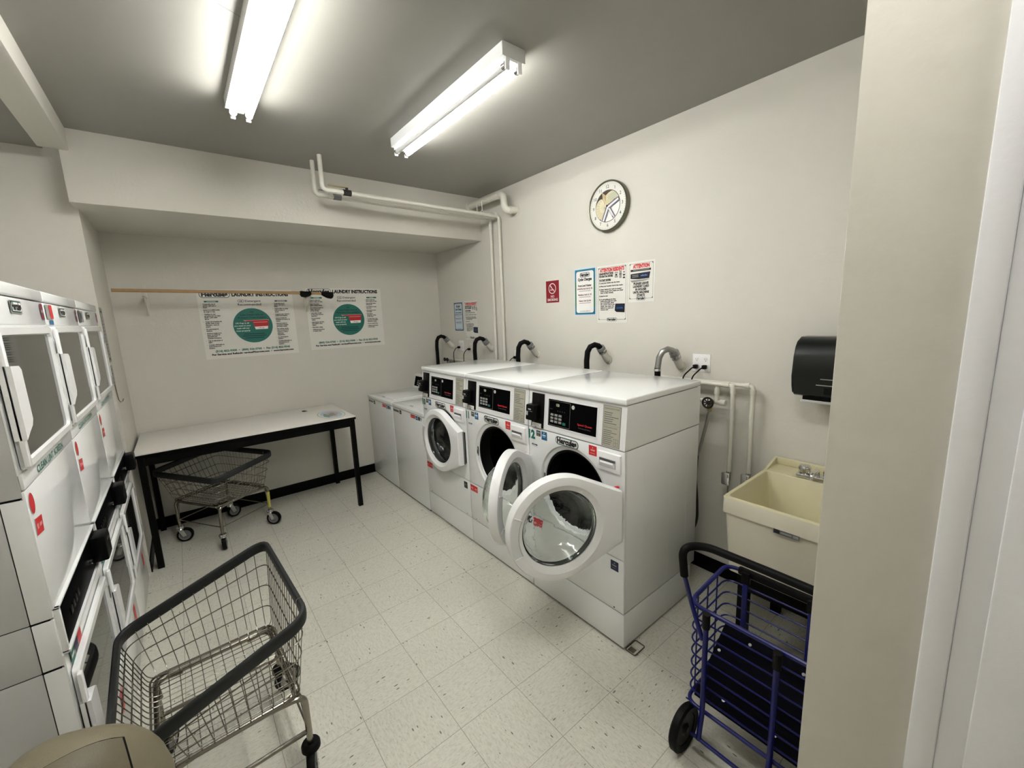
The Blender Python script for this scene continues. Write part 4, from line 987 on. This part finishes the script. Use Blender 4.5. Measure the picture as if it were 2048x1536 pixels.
c.poly([(-0.020, 0.010), (-0.008, 0.070), (-0.046, 0.098), (-0.040, 0.060)], flat('shell_tan', 196, 176, 132), 8)
c.poly([(0.0, 0.0), (0.01, 0.012), (0.045, 0.020), (0.066, 0.040), (0.058, 0.016), (0.02, -0.002)], flat('shell_dark', 96, 84, 54), 9)
STV = flat('starfish_grey', 132, 128, 146)
for a, b_, w_ in (((0.006, -0.010), (0.098, 0.030), 0.026), ((0.006, -0.010), (-0.034, -0.098), 0.026), ((0.02, -0.02), (0.060, -0.084), 0.018)):
    c.line(a, b_, w_+.006, INK, 10); 
for a, b_, w_ in (((0.006, -0.010), (0.098, 0.030), 0.026), ((0.006, -0.010), (-0.034, -0.098), 0.026), ((0.02, -0.02), (0.060, -0.084), 0.018)):
    c.line(a, b_, w_, STV, 11); c.line(a, b_, w_*.42, WHITE, 12)
c.mb.build('dial', ck)
hands = Card((-0.035, 0, 0), (0, -1, 0), (0, 0, 1)); hands.line((0, 0), (-0.032, 0.060), 0.005, flat('hand_pale', 226, 214, 180), 1); hands.line((0, 0), (0.045, -0.074), 0.004, WHITE, 2); hands.disc(0, 0, 0.008, INK, 3, 16)
hands.mb.build('hands', ck)

# ------------------------------------------------------------------ pipes
def thing_mesh(mb, name, label, cat, group=None, loc=None):
    o = mb.build(name); tag(o, label, cat, group)
    if loc: o.location = loc
    return o
def water_line(y, z, xs, xe, label, vx, zend):
    t = tag(empty('water_pipe', (xs, y, 0)), label, 'pipe')
    p = B(PIPEW)
    p.tube(fillet([(0.0, 0, ZC), (0.0, 0, z+0.0), (xe-xs, 0, z-0.012), (xe-xs, 0, zend)], 0.035, 7), 0.0155, 14)
    for x in (0.09, xe-xs-.06): p.cyl((x, 0, z), (x+.025, 0, z), 0.019, 14)
    p.cyl((xe-xs, 0, z-.06), (xe-xs, 0, z-.10), 0.019, 14)
    p.build('pipe_run', t)
    v = B(HUB if y > 3.3 else IRON); v.cyl((vx-xs-.028, 0, z), (vx-xs+.028, 0, z), 0.022, 8); v.cyl((vx-xs, 0, z), (vx-xs, 0, z+.035), 0.010, 10)
    vo = v.build('ball_valve', t)
    B(BRASS if y < 3.3 else HUB).box(vx-xs-.13, vx-xs+.01, -0.010, 0.010, z+.032, z+.038, 0.002).build('valve_lever', vo)
    return t
water_line(3.262, 2.655, 0.94, 2.508, 'white painted water pipe with brass valve, front one of the pair under the ceiling', 1.11, 0.75)
water_line(3.400, 2.652, 0.925, 2.508, 'white painted water pipe with grey valve, rear one of the pair against the soffit', 1.08, 0.75)
bp = tag(empty('drain_pipe', (2.41, 3.604, 2.79)), 'fat white drain pipe elbowing from the soffit into the right wall', 'pipe')
p = B(PIPEW); q = fillet([(0, 0, 0), (0, -0.545, -0.005), (0, -0.560, -0.145), (0.126, -0.580, -0.140)], 0.045, 7); p.tube(q, 0.030, 18)
p.cyl((0, 0.0, 0), (0, -0.012, 0), 0.045, 20); p.cyl((0.118, -0.579, -0.14), (0.128, -0.58, -0.14), 0.046, 20); p.cyl((0, -0.47, -0.004), (0, -0.50, -0.004), 0.034, 18); p.cyl((0.04, -0.567, -0.143), (0.065, -0.571, -0.142), 0.034, 18)
p.build('pipe_run', bp)
hg = B(PIPEW)
for x, y in ((2.32, 3.262), (2.36, 3.400)):
    hg.tube([(x-2.41, y-3.604, -0.118), (x-2.41, y-3.604, -0.03)], 0.004, 6); hg.tube([(x-2.41+.02*math.cos(a), y-3.604, -0.137+.02*math.sin(a)) for a in [2*PI*k/12 for k in range(12)]], 0.003, 6, True)
hg.tube([(-0.09, -0.342, -0.03), (0.0, -0.342, -0.03)], 0.004, 6).tube([(-0.05, -0.204, -0.03), (0.0, -0.204, -0.03)], 0.004, 6)
hg.build('pipe_hanger', bp)

def drain(y, z, black, label, dy=0.075):
    t = tag(empty('drain_stub', (XR, y, z)), label, 'drain pipe', 'drain stubs with hoses on the right wall' if black else None)
    p = B(PIPEW).tube([(0.0, 0, 0), (-0.020, 0, 0.006), (-0.075, 0.0, 0.072)], 0.026, 18); p.lathe([(0.034, 0), (0.032, -0.01), (0.026, -0.012)], Matrix.Rotation(PI/2, 4, 'Y'), 20); p.build('standpipe', t)
    c_ = B(HUB if black else SCREWM); c_.tube([(-0.066, 0, 0.061), (-0.098, 0, 0.100)], 0.031, 18); c_.use(CHROMEB).tube([(-0.078, 0, 0.075), (-0.084, 0, 0.082)], 0.0325, 18); c_.build('coupling', t)
    top = [(-0.092, 0, 0.092), (-0.112, 0.004, 0.112), (-0.140, 0.018, 0.122), (-0.168, 0.036, 0.108), (-0.180, 0.052, 0.070), (-0.182, 0.060, 0.0), (-0.180, 0.060, -0.10), (-0.180, 0.060, -0.30)]
    if black: B(BLACKR).tube(top, 0.0205, 14).build('hose', t)
    else:
        B(SCREWM).tube([Vector(q) for q in top[:6]], 0.0190, 14).build('elbow', t)
        h = B(BLACKR).tube([(-0.182, 0.060, 0.005), (-0.180, 0.060, -0.30)], 0.019, 14); h.use(CHROMEB).cyl((-0.182, 0.060, -0.002), (-0.182, 0.060, -0.016), 0.022, 14); h.build('hose', t)
    return t
drain(4.300, 1.385, True, 'black drain hose bending over a white stub, deepest in the alcove by the corner')
drain(3.500, 1.378, True, 'black drain hose on a white stub left of the two tall pipes')
drain(2.803, 1.361, True, 'black drain hose on a white stub just right of the two tall pipes')
drain(1.998, 1.360, True, 'black drain hose on a white stub under the attention residents notice')
drain(1.407, 1.352, False, 'drain stub with a bare metal elbow beside the double outlet')

# ------------------------------------------------------------------ outlets and cords
def outlet(y0, y1, z0, z1, ganged, plugs, label, socket=True, pm=PLASW):
    yc, zc = (y0+y1)/2, (z0+z1)/2; t = tag(empty('wall_outlet', (XR, yc, zc)), label, 'outlet')
    W, H = (y1-y0)/2, (z1-z0)/2
    B(pm).box(-0.006, 0, -W, W, -H, H, 0.002).build('cover_plate', t)
    f = Card((-0.0066, 0, 0), (0, -1, 0), (0, 0, 1))
    if socket:
        for u in ((-W/2, W/2) if ganged else (0,)):
            for v in (0.022, -0.022): 
                f.disc(u, v, 0.017, WHITE, 1, 20); f.rect(u-.007, u-.005, v-.002, v+.007, INK, 2); f.rect(u+.005, u+.007, v-.002, v+.007, INK, 2); f.disc(u, v-.008, 0.0025, INK, 2, 8); f.flush('socket', t)
    return t
def cord(pts, yc, zc, label):
    t = tag(empty('power_cord', (XR-0.008, yc, zc)), label, 'cord')
    B(BLACKR).box(-0.030, 0.0, -0.012, 0.012, -0.013, 0.012, 0.005).build('plug', t)
    B(BLACKR).tube(fillet([(-0.028, 0, 0)]+pts, 0.03, 5), 0.0042, 8).build('cable', t)
outlet(1.217, 1.330, 1.326, 1.438, True, 2, 'white four-way outlet plate above the corner of washer 12')
cord([(-0.05, 0.004, -0.006), (-0.125, 0.02, -0.05), (-0.13, 0.03, -0.30)], 1.302, 1.360, 'left black power cord plugged into the four-way outlet')
cord([(-0.05, 0.004, -0.006), (-0.125, 0.02, -0.05), (-0.13, 0.03, -0.30)], 1.245, 1.360, 'right black power cord plugged into the four-way outlet')
outlet(4.055, 4.155, 1.335, 1.452, True, 1, 'white wide cover plate under the grey-bordered notice in the alcove')
cord([(-0.05, 0.004, -0.006), (-0.07, 0.03, -0.05), (-0.07, 0.035, -0.30)], 4.13, 1.375, 'black power cord hanging from the wide plate in the alcove')
outlet(3.870, 3.940, 1.335, 1.452, False, 1, 'narrow beige outlet plate under the red-headed alcove notice', pm=PIPEW)
cord([(-0.05, 0.004, -0.006), (-0.07, 0.03, -0.05), (-0.07, 0.035, -0.30)], 3.915, 1.362, 'black power cord hanging from the narrow beige outlet')
outlet(3.060, 3.135, 1.270, 1.385, False, 1, 'white outlet plate just right of the two tall pipes, half behind a hose')
cord([(-0.05, 0.004, -0.006), (-0.08, 0.03, -0.05), (-0.08, 0.035, -0.30)], 3.105, 1.315, 'black power cord in the outlet beside the tall pipes')
# hose bib in the alcove
hb = tag(empty('faucet_valve', (XR, 4.30, 1.225)), 'pair of old wall valves low in the alcove behind the top loaders', 'valve')
B(PIPEW).tube([(-0.03, 0.1, 0.0), (-0.03, -0.55, 0.0)], 0.013, 10).build('supply_pipe', hb)
for dy in (0.03, -0.03):
    v = B(CHROMEB).cyl((-0.03, dy, 0), (-0.09, dy, 0), 0.011, 10); v.cyl((-0.07, dy, 0), (-0.07, dy, -0.05), 0.012, 10); v.build('valve_body', hb)
    B(IRON).cyl((-0.10, dy, 0.005), (-0.11, dy, 0.005), 0.022, 12).build('valve_wheel', hb)

# supply pipes to the sink
def sinkpipe(x, ys, ye, z, zend, label):
    t = tag(empty('supply_pipe', (x, ye, 0)), label, 'pipe')
    p = B(PIPEW).tube(fillet([(0, ys-ye, z), (0, 0, z), (0, 0, zend)], 0.022, 6), 0.0125, 14)
    p.cyl((0, 0.045, z), (0, 0.020, z), 0.016, 14); p.cyl((0, 0, z-.045), (0, 0, z-.02), 0.016, 14); p.build('pipe_run', t)
    s = B(CHROMEB); s.cyl((0, 0, zend+.005), (0, 0, zend-.05), 0.014, 12); s.cyl((0, 0, zend-.03), (-0.035, 0, zend-.03), 0.008, 10); s.cyl((0, 0, zend-.05), (0, 0, zend-.22), 0.005, 8); so = s.build('stop_valve', t)
    B(CHROMEB).obox((-0.040, 0, zend-.03), (1, 0, 0), (0, 1, 0), (0, 0, 1), 0.007, 0.024, 0.038, 0.008).build('valve_handle', so)
    return t
sinkpipe(2.440, 1.55, 1.036, 1.276, 0.755, 'white supply pipe bending down to a stop valve, left one beside the sink')
sinkpipe(2.475, 1.55, 0.942, 1.278, 0.760, 'white supply pipe bending down to a stop valve, right one nearest the sink')
gv = tag(empty('gate_valve', (2.45, 1.150, 1.165)), 'black-wheeled valve with a braided hose behind washer 12', 'valve')
p = B(PIPEW); p.tube([(0, 0.35, 0.0), (0, -0.06, 0.0)], 0.013, 12); p.cyl((0, -0.02, 0), (0, -0.02, 0.115), 0.012, 12); p.cyl((0, -0.04, 0), (0, -0.072, 0), 0.018, 12); p.cyl((0, -0.02, 0.05), (0, -0.02, 0.085), 0.016, 12); p.build('tee_pipe', gv)
v = B(BRASS).cyl((-0.005, 0.0, 0.0), (-0.050, 0.0, 0.0), 0.014, 12); v.cyl((-0.03, 0, 0), (-0.045, 0.0, -0.05), 0.013, 12); v.build('valve_body', gv)
wv = B(IRON); wv.tube([(-0.070, 0.030*math.cos(a), 0.004+0.030*math.sin(a)) for a in [2*PI*k/20 for k in range(20)]], 0.006, 8, True)
for k in range(4):
    a = PI*k/4; wv.tube([(-0.07, 0.03*math.cos(a), 0.004+.03*math.sin(a)), (-0.07, -0.03*math.cos(a), 0.004-.03*math.sin(a))], 0.0035, 6)
wv.cyl((-0.05, 0, 0.002), (-0.076, 0, 0.004), 0.008, 10); wv.build('hand_wheel', gv)
h = B(SCREWM).tube(fillet([(-0.045, 0.0, -0.05), (-0.055, 0.012, -0.14), (-0.065, 0.035, -0.27), (-0.07, 0.05, -0.33)], 0.04, 4), 0.009, 10); h.use(IRON).tube(fillet([(-0.07, 0.05, -0.33), (-0.07, 0.055, -0.48), (-0.08, 0.035, -0.62), (-0.09, 0.025, -0.75), (-0.12, 0.06, -0.86), (-0.15, 0.12, -0.90)], 0.05, 5), 0.0075, 10)
h.build('braided_hose', gv)

# ------------------------------------------------------------------ laundry sink
sk = tag(empty('utility_sink', (2.215, 0.525, 0)), 'deep cream laundry tub sink on black legs against the right wall', 'sink')
X0, X1 = 1.895-2.215, 2.530-2.215; Y0_, Y1_ = 0.240-0.525, 0.828-0.525
m = B(CREAM)
def rr2(x0, x1, y0, y1, z, r=0.015):
    pts = []
    for cx, cy, a in ((x1-r, y1-r, 0), (x0+r, y1-r, 90), (x0+r, y0+r, 180), (x1-r, y0+r, 270)):
        for k in range(5):
            th = math.radians(a+90*k/4); pts.append((cx+r*math.cos(th), cy+r*math.sin(th), z))
    return pts
e = 0.02
xi = 2.365-2.215
m.use(CREAMW).loft([rr2(X0+.030, X1-.02, Y0_+.030, Y1_-.030, 0.47), rr2(X0+.010, X1-.01, Y0_+.010, Y1_-.010, 0.769), rr2(X0, X1, Y0_, Y1_, 0.772), rr2(X0, X1, Y0_, Y1_, 0.845)], cap=False)
m.use(CREAM).loft([rr2(X0, X1, Y0_, Y1_, 0.845), rr2(X0+.003, X1-.003, Y0_+.003, Y1_-.003, 0.850), rr2(X0+.018, xi, Y0_+.018, Y1_-.018, 0.850, 0.02), rr2(X0+.022, xi-.004, Y0_+.022, Y1_-.022, 0.845, 0.02), rr2(X0+.055, xi-.05, Y0_+.06, Y1_-.06, 0.51, 0.05)], cap=False)
m.poly(rr2(X0+.055, xi-.05, Y0_+.06, Y1_-.06, 0.51, 0.05)); m.use(CREAMW).poly(rr2(X0+.030, X1-.02, Y0_+.030, Y1_-.030, 0.47))
m.use(CREAM); m.box(X1-.022, X1, Y0_, Y1_, 0.85, 0.888, 0.004); m.prism([(xi, Y1_-.003, 0.850), (X1-.02, Y1_-.003, 0.850), (X1-.02, Y1_-.003, 0.886), (xi+.07, Y1_-.003, 0.868)], (0, -0.012, 0))
m.build('tub', sk)
c = Card((X0-.0006, 0, 0), (0, -1, 0), (0, 0, 1)); yl = 0.608-0.525
c.rect(-yl, -yl+.098, 0.754, 0.774, INKG, 1); c.rect(-yl+.002, -yl+.024, 0.756, 0.772, INK, 2); c.rect(-yl+.028, -yl+.070, 0.760, 0.768, LINK, 2)
c.rect(-yl+.074, -yl+.094, 0.758, 0.770, LINK, 2); c.mb.build('label_plate', sk)
lg_ = []
for sx, xx in ((0, X0+.09), (1, X1-.09)):
    for yy in (Y0_+.085, Y1_-.085):
        B(BLACKM).prism([(xx-.022, yy-.022, 0.47), (xx+.022, yy-.022, 0.47), (xx+.022, yy+.022, 0.47), (xx-.022, yy+.022, 0.47)], (0, 0, -0.47)).build('leg', sk)
B(BLACKM).box(X0+.06, X1-.06, Y1_-.11, Y1_-.06, 0.40, 0.47).box(X0+.06, X1-.06, Y0_+.06, Y0_+.11, 0.40, 0.47).box(X0+.06, X0+.10, Y0_+.08, Y1_-.08, 0.38, 0.47).build('leg_frame', sk)
ft = B(CHROMEB).box(2.375-2.215, 2.435-2.215, -0.10, 0.155, 0.852, 0.872, 0.006); ft.build('faucet_base', sk)
for yy in (0.125, 0.020):
    B(CHROMEB).lathe([(0.020, 0), (0.026, 0.006), (0.028, 0.028), (0.022, 0.040), (0.0001, 0.042)], Matrix.Translation((2.405-2.215, yy, 0.872)), 14).build('faucet_knob', sk)
B(CHROMEB).tube(fillet([(2.405-2.215, 0.07, 0.87), (2.405-2.215, 0.07, 0.90), (2.28-2.215, 0.06, 0.915), (2.27-2.215, 0.06, 0.89)], 0.02, 4), 0.010, 12).build('spout', sk)
sk_stop = None

# ------------------------------------------------------------------ paper towel dispenser
pd = tag(empty('towel_dispenser', (XR, 0.565, 1.425)), 'black rounded paper towel dispenser on the right wall above the sink', 'dispenser')
prof = [(0.0, 0.135), (-0.120, 0.138), (-0.155, 0.125), (-0.180, 0.095), (-0.196, 0.050), (-0.202, 0.0), (-0.198, -0.050), (-0.188, -0.100), (-0.182, -0.140), (-0.165, -0.148), (0.0, -0.148)]
m = B(mat('dispenser_charcoal', (0.010, 0.011, 0.010), 0.3, noise=0.05, spec=0.45)); m.prism([(x, -0.155, z) for x, z in prof], (0, 0.31, 0)); bmesh.ops.bevel(m.bm, geom=[e_ for e_ in m.bm.edges if abs(e_.verts[0].co.y-e_.verts[1].co.y) < 1e-6 and e_.verts[0].co.x < -0.01 and e_.verts[1].co.x < -0.01], offset=0.010, segments=3, affect='EDGES')
m.build('cover', pd, sharp=40)
B(GREYW).box(-0.165, -0.010, -0.13, 0.118, -0.182, -0.168, 0.004).build('bottom_tray', pd)
B(BLACKP).box(-0.160, -0.012, -0.125, 0.112, -0.170, -0.146).build('paper_slot', pd)
q = B(LINK); q.box(-0.199, -0.196, -0.10, 0.035, -0.058, -0.054).box(-0.194, -0.190, -0.09, 0.052, -0.088, -0.084); q.use(GAP).box(-0.192, -0.184, -0.10, 0.02, -0.128, -0.098); q.build('level_marks', pd)

# ------------------------------------------------------------------ wooden pole on its brackets
def bracket(x, label):
    t = tag(empty('shelf_bracket', (x, YB, 2.0)), label, 'bracket', 'white brackets holding the pole')
    b_ = B(PIPEW); b_.box(-0.014, 0.014, -0.004, 0, -0.175, 0.085, 0.001); b_.box(-0.012, 0.012, -0.29, -0.004, -0.026, -0.022, 0.001); b_.box(-0.0015, 0.0015, -0.27, -0.004, -0.040, -0.024)
    b_.tube([(0, -0.004, -0.165), (0, -0.10, -0.12), (0, -0.22, -0.02)], 0.006, 8); b_.build('arm', t)
    s_ = B(IRON).cyl((0, -0.006, -0.165), (0, 0, -0.165), 0.005, 8); s_.build('screw', t); return t
bracket(-0.165, 'white metal bracket at the left end of the wooden pole')
bracket(1.035, 'white metal bracket at the right end of the wooden pole')
pl = tag(empty('wooden_pole', (0.43, 4.30, 2.003)), 'long thin wooden pole laid across two brackets on the back wall', 'pole')
B(WOOD).tube([(-0.771, 0, 0.014), (0.62, 0, -0.006), (0.785, -0.01, -0.014)], 0.0125, 12).build('shaft', pl)
g = B(BLACKR); g.loft([[(x, 0.030*s*math.cos(a), -0.008+dz+0.028*s*math.sin(a)) for a in [2*PI*k/14 for k in range(14)]] for x, s, dz in ((0.505, .55, 0), (0.515, 1.0, -.004), (0.545, 1.05, -.010), (0.575, .9, -.006), (0.595, .8, -.002), (0.603, .5, 0))]); g.build('black_wrap', pl)
g = B(BLACKR); g.loft([[(x, -0.005+0.030*s*math.cos(a), -0.012+dz+0.030*s*math.sin(a)) for a in [2*PI*k/14 for k in range(14)]] for x, s, dz in ((0.690, .5, 0.004), (0.710, .72, -.004), (0.740, 1.0, -.012), (0.775, 1.1, -.016), (0.792, .95, -.012), (0.800, .5, -.01))]); g.build('black_end_cap', pl)

# ------------------------------------------------------------------ blue folding shopping cart
bc = tag(empty('shopping_cart', (1.55, 0.515, 0)), 'blue wire folding cart with black grip in front of the sink', 'cart')
ox, oy = 1.55, 0.515
def Wp(x, y, z): return (x-ox, y-oy, z)
RT, RBt = 0.612, 0.185       # rim and bottom heights
ya, yb = 0.275, 0.712
m = B(BLUE); m.tube(fillet([Wp(1.395, ya, RT), Wp(1.725, ya, RT), Wp(1.725, yb+.008, RT+.012), Wp(1.395, yb, RT)], 0.055, 6, True), 0.0085, 10, True).build('basket_rim', bc)
m = B(BLUE)
nl = 8
for k in range(1, nl):
    f = k/nl; z = RT-(RT-RBt)*f; dx = 0.022*f
    m.tube(fillet([Wp(1.395, ya, z), Wp(1.725-dx, ya, z), Wp(1.725-dx, yb+.008*(1-f), z), Wp(1.395, yb, z)], 0.048, 5, True), 0.0034, 7, True)
for x in (1.47, 1.55, 1.63):
    for y_ in (ya, yb+.004): m.tube([Wp(x, y_, RT), Wp(x, y_, RBt)], 0.0034, 6)
m.build('wire_basket', bc)
m = B(BLUE).tube(fillet([Wp(1.390, ya, RBt), Wp(1.705, ya, RBt), Wp(1.705, yb, RBt), Wp(1.390, yb, RBt)], 0.05, 6, True), 0.0075, 10, True)
for k in range(6): m.tube([Wp(1.395+.06*k, ya, RBt), Wp(1.395+.06*k, yb, RBt)], 0.003, 6)
m.build('bottom_frame', bc)
pn = B(NAVY).use(mat('dark_liner', (0.001, 0.0012, 0.004), 0.6, spec=0.05)); 
pn.prism([Wp(1.42, ya+.02, RBt+.012), Wp(1.42, yb-.02, RBt+.012), Wp(1.685, yb-.02, RBt+.20), Wp(1.685, ya+.02, RBt+.20)], (0, 0, 0.006)); pno = pn.build('liner_panel', bc)
rv = B(SCREWM)
for fx, fy in ((0.12, .3), (0.12, .75), (0.85, .25), (0.85, .72), (.6, .95), (.5, .08)):
    x = 1.42+.265*fx; y_ = ya+.02+(yb-ya-.04)*fy; z = RBt+.018+.188*fx; rv.cyl(Wp(x, y_, z), Wp(x-.002, y_, z+.004), 0.006, 10)
rv.build('rivet', pno)
for y_ in (0.635, 0.402):
    B(BLUE).tube(fillet([Wp(1.372, y_, 0.600), Wp(1.372, y_, 0.200), Wp(1.350, y_, 0.09)], 0.03, 4), 0.0095, 12).build('leg', bc)
    B(BLACKP).tube([Wp(1.372, y_, 0.560), Wp(1.372, y_, 0.618)], 0.0135, 14).build('joint_cap', bc)
    B(BLUE).box(1.700-ox, 1.712-ox, y_-oy-.010, y_-oy+.010, RBt, RT, 0.003).build('rear_post', bc)
    B(BLACKP).box(1.698-ox, 1.718-ox, y_-oy-.016, y_-oy+.016, RT-.030, RT+.020, 0.004).build('rear_clip', bc)
B(BLUE).tube([Wp(1.352, 0.665, 0.092), Wp(1.352, 0.365, 0.092)], 0.0075, 10).build('axle', bc)
for y_, s_ in ((0.695, 1), (0.335, -1)):
    My = Matrix.Translation(Wp(1.352, y_, 0.092)) @ Matrix.Rotation(PI/2, 4, 'X')
    w_ = B(BLACKR).lathe([(0.062, -0.012), (0.084, -0.017), (0.092, -0.010), (0.092, 0.010), (0.084, 0.017), (0.062, 0.012)], My, 32); w_.use(BLACKP).lathe([(0.062, -0.010), (0.02, -0.008), (0.012, -0.018), (0.0001, -0.018)], My, 24).lathe([(0.062, 0.010), (0.02, 0.008), (0.012, 0.018), (0.0001, 0.018)], My, 24)
    w_.use(CHROMEB).cyl(Wp(1.352, y_+s_*.016, .092), Wp(1.352, y_+s_*.028, .092), 0.005, 8); w_.build('wheel', bc)
for y_ in (0.665, 0.36):
    My = Matrix.Translation(Wp(1.675, y_, 0.040)) @ Matrix.Rotation(PI/2, 4, 'X')
    w_ = B(BLACKR).lathe([(0.0001, -0.009), (0.036, -0.009), (0.040, -0.005), (0.040, 0.005), (0.036, 0.009), (0.0001, 0.009)], My, 22); w_.build('small_wheel', bc)
    B(BLUE).tube([Wp(1.675, y_-.014, 0.04), Wp(1.690, y_-.014, RBt)], 0.006, 8).build('wheel_strut', bc)
B(BLACKR).box(1.712-ox, 1.737-ox, ya-oy-.005, yb-oy-.04, RT-.006, RT+.026, 0.008).build('rear_bumper', bc)
hp_l = [Wp(1.376, 0.648, 0.50), Wp(1.388, 0.703, RT+.01), Wp(1.335, 0.705, 0.760)]
hp_g = [Wp(1.335, 0.705, 0.760), Wp(1.325, 0.712, 0.855), Wp(1.395, 0.690, 0.860), Wp(1.412, 0.62, 0.856)]
mir = lambda P_: [(p[0], 2*(0.480-oy)-p[1], p[2]) for p in P_]
B(BLUE).tube(fillet(hp_l, 0.03, 4), 0.0085, 10).build('handle_tube', bc); B(BLUE).tube(fillet(mir(hp_l), 0.03, 4), 0.0085, 10).build('handle_tube', bc)
full = fillet([Wp(1.335, 0.705, 0.755), Wp(1.330, 0.715, 0.868), Wp(1.408, 0.672, 0.860), Wp(1.415, 0.480, 0.858), mir([Wp(1.408, 0.672, 0.860)])[0], mir([Wp(1.330, 0.715, 0.868)])[0], mir([Wp(1.335, 0.705, 0.755)])[0]], 0.05, 7)
B(BLACKR).tube(full, 0.0145, 14).build('grip', bc)

# peeling paint scar in the ceiling beside the left light
sc_ = Card((0.33, 1.98, ZC-0.0012), (1, 0, 0), (0, -1, 0), lift=0.0004)
sc_.poly([(-0.10, 0.02), (-0.085, 0.045), (-0.06, 0.05), (-0.045, 0.03), (-0.06, 0.0), (-0.085, -0.002)], WHITE, 1); sc_.line((-0.12, 0.03), (0.02, -0.03), 0.003, INKG, 2)
o = sc_.mb.build('trim_3'); o['kind'] = 'structure'
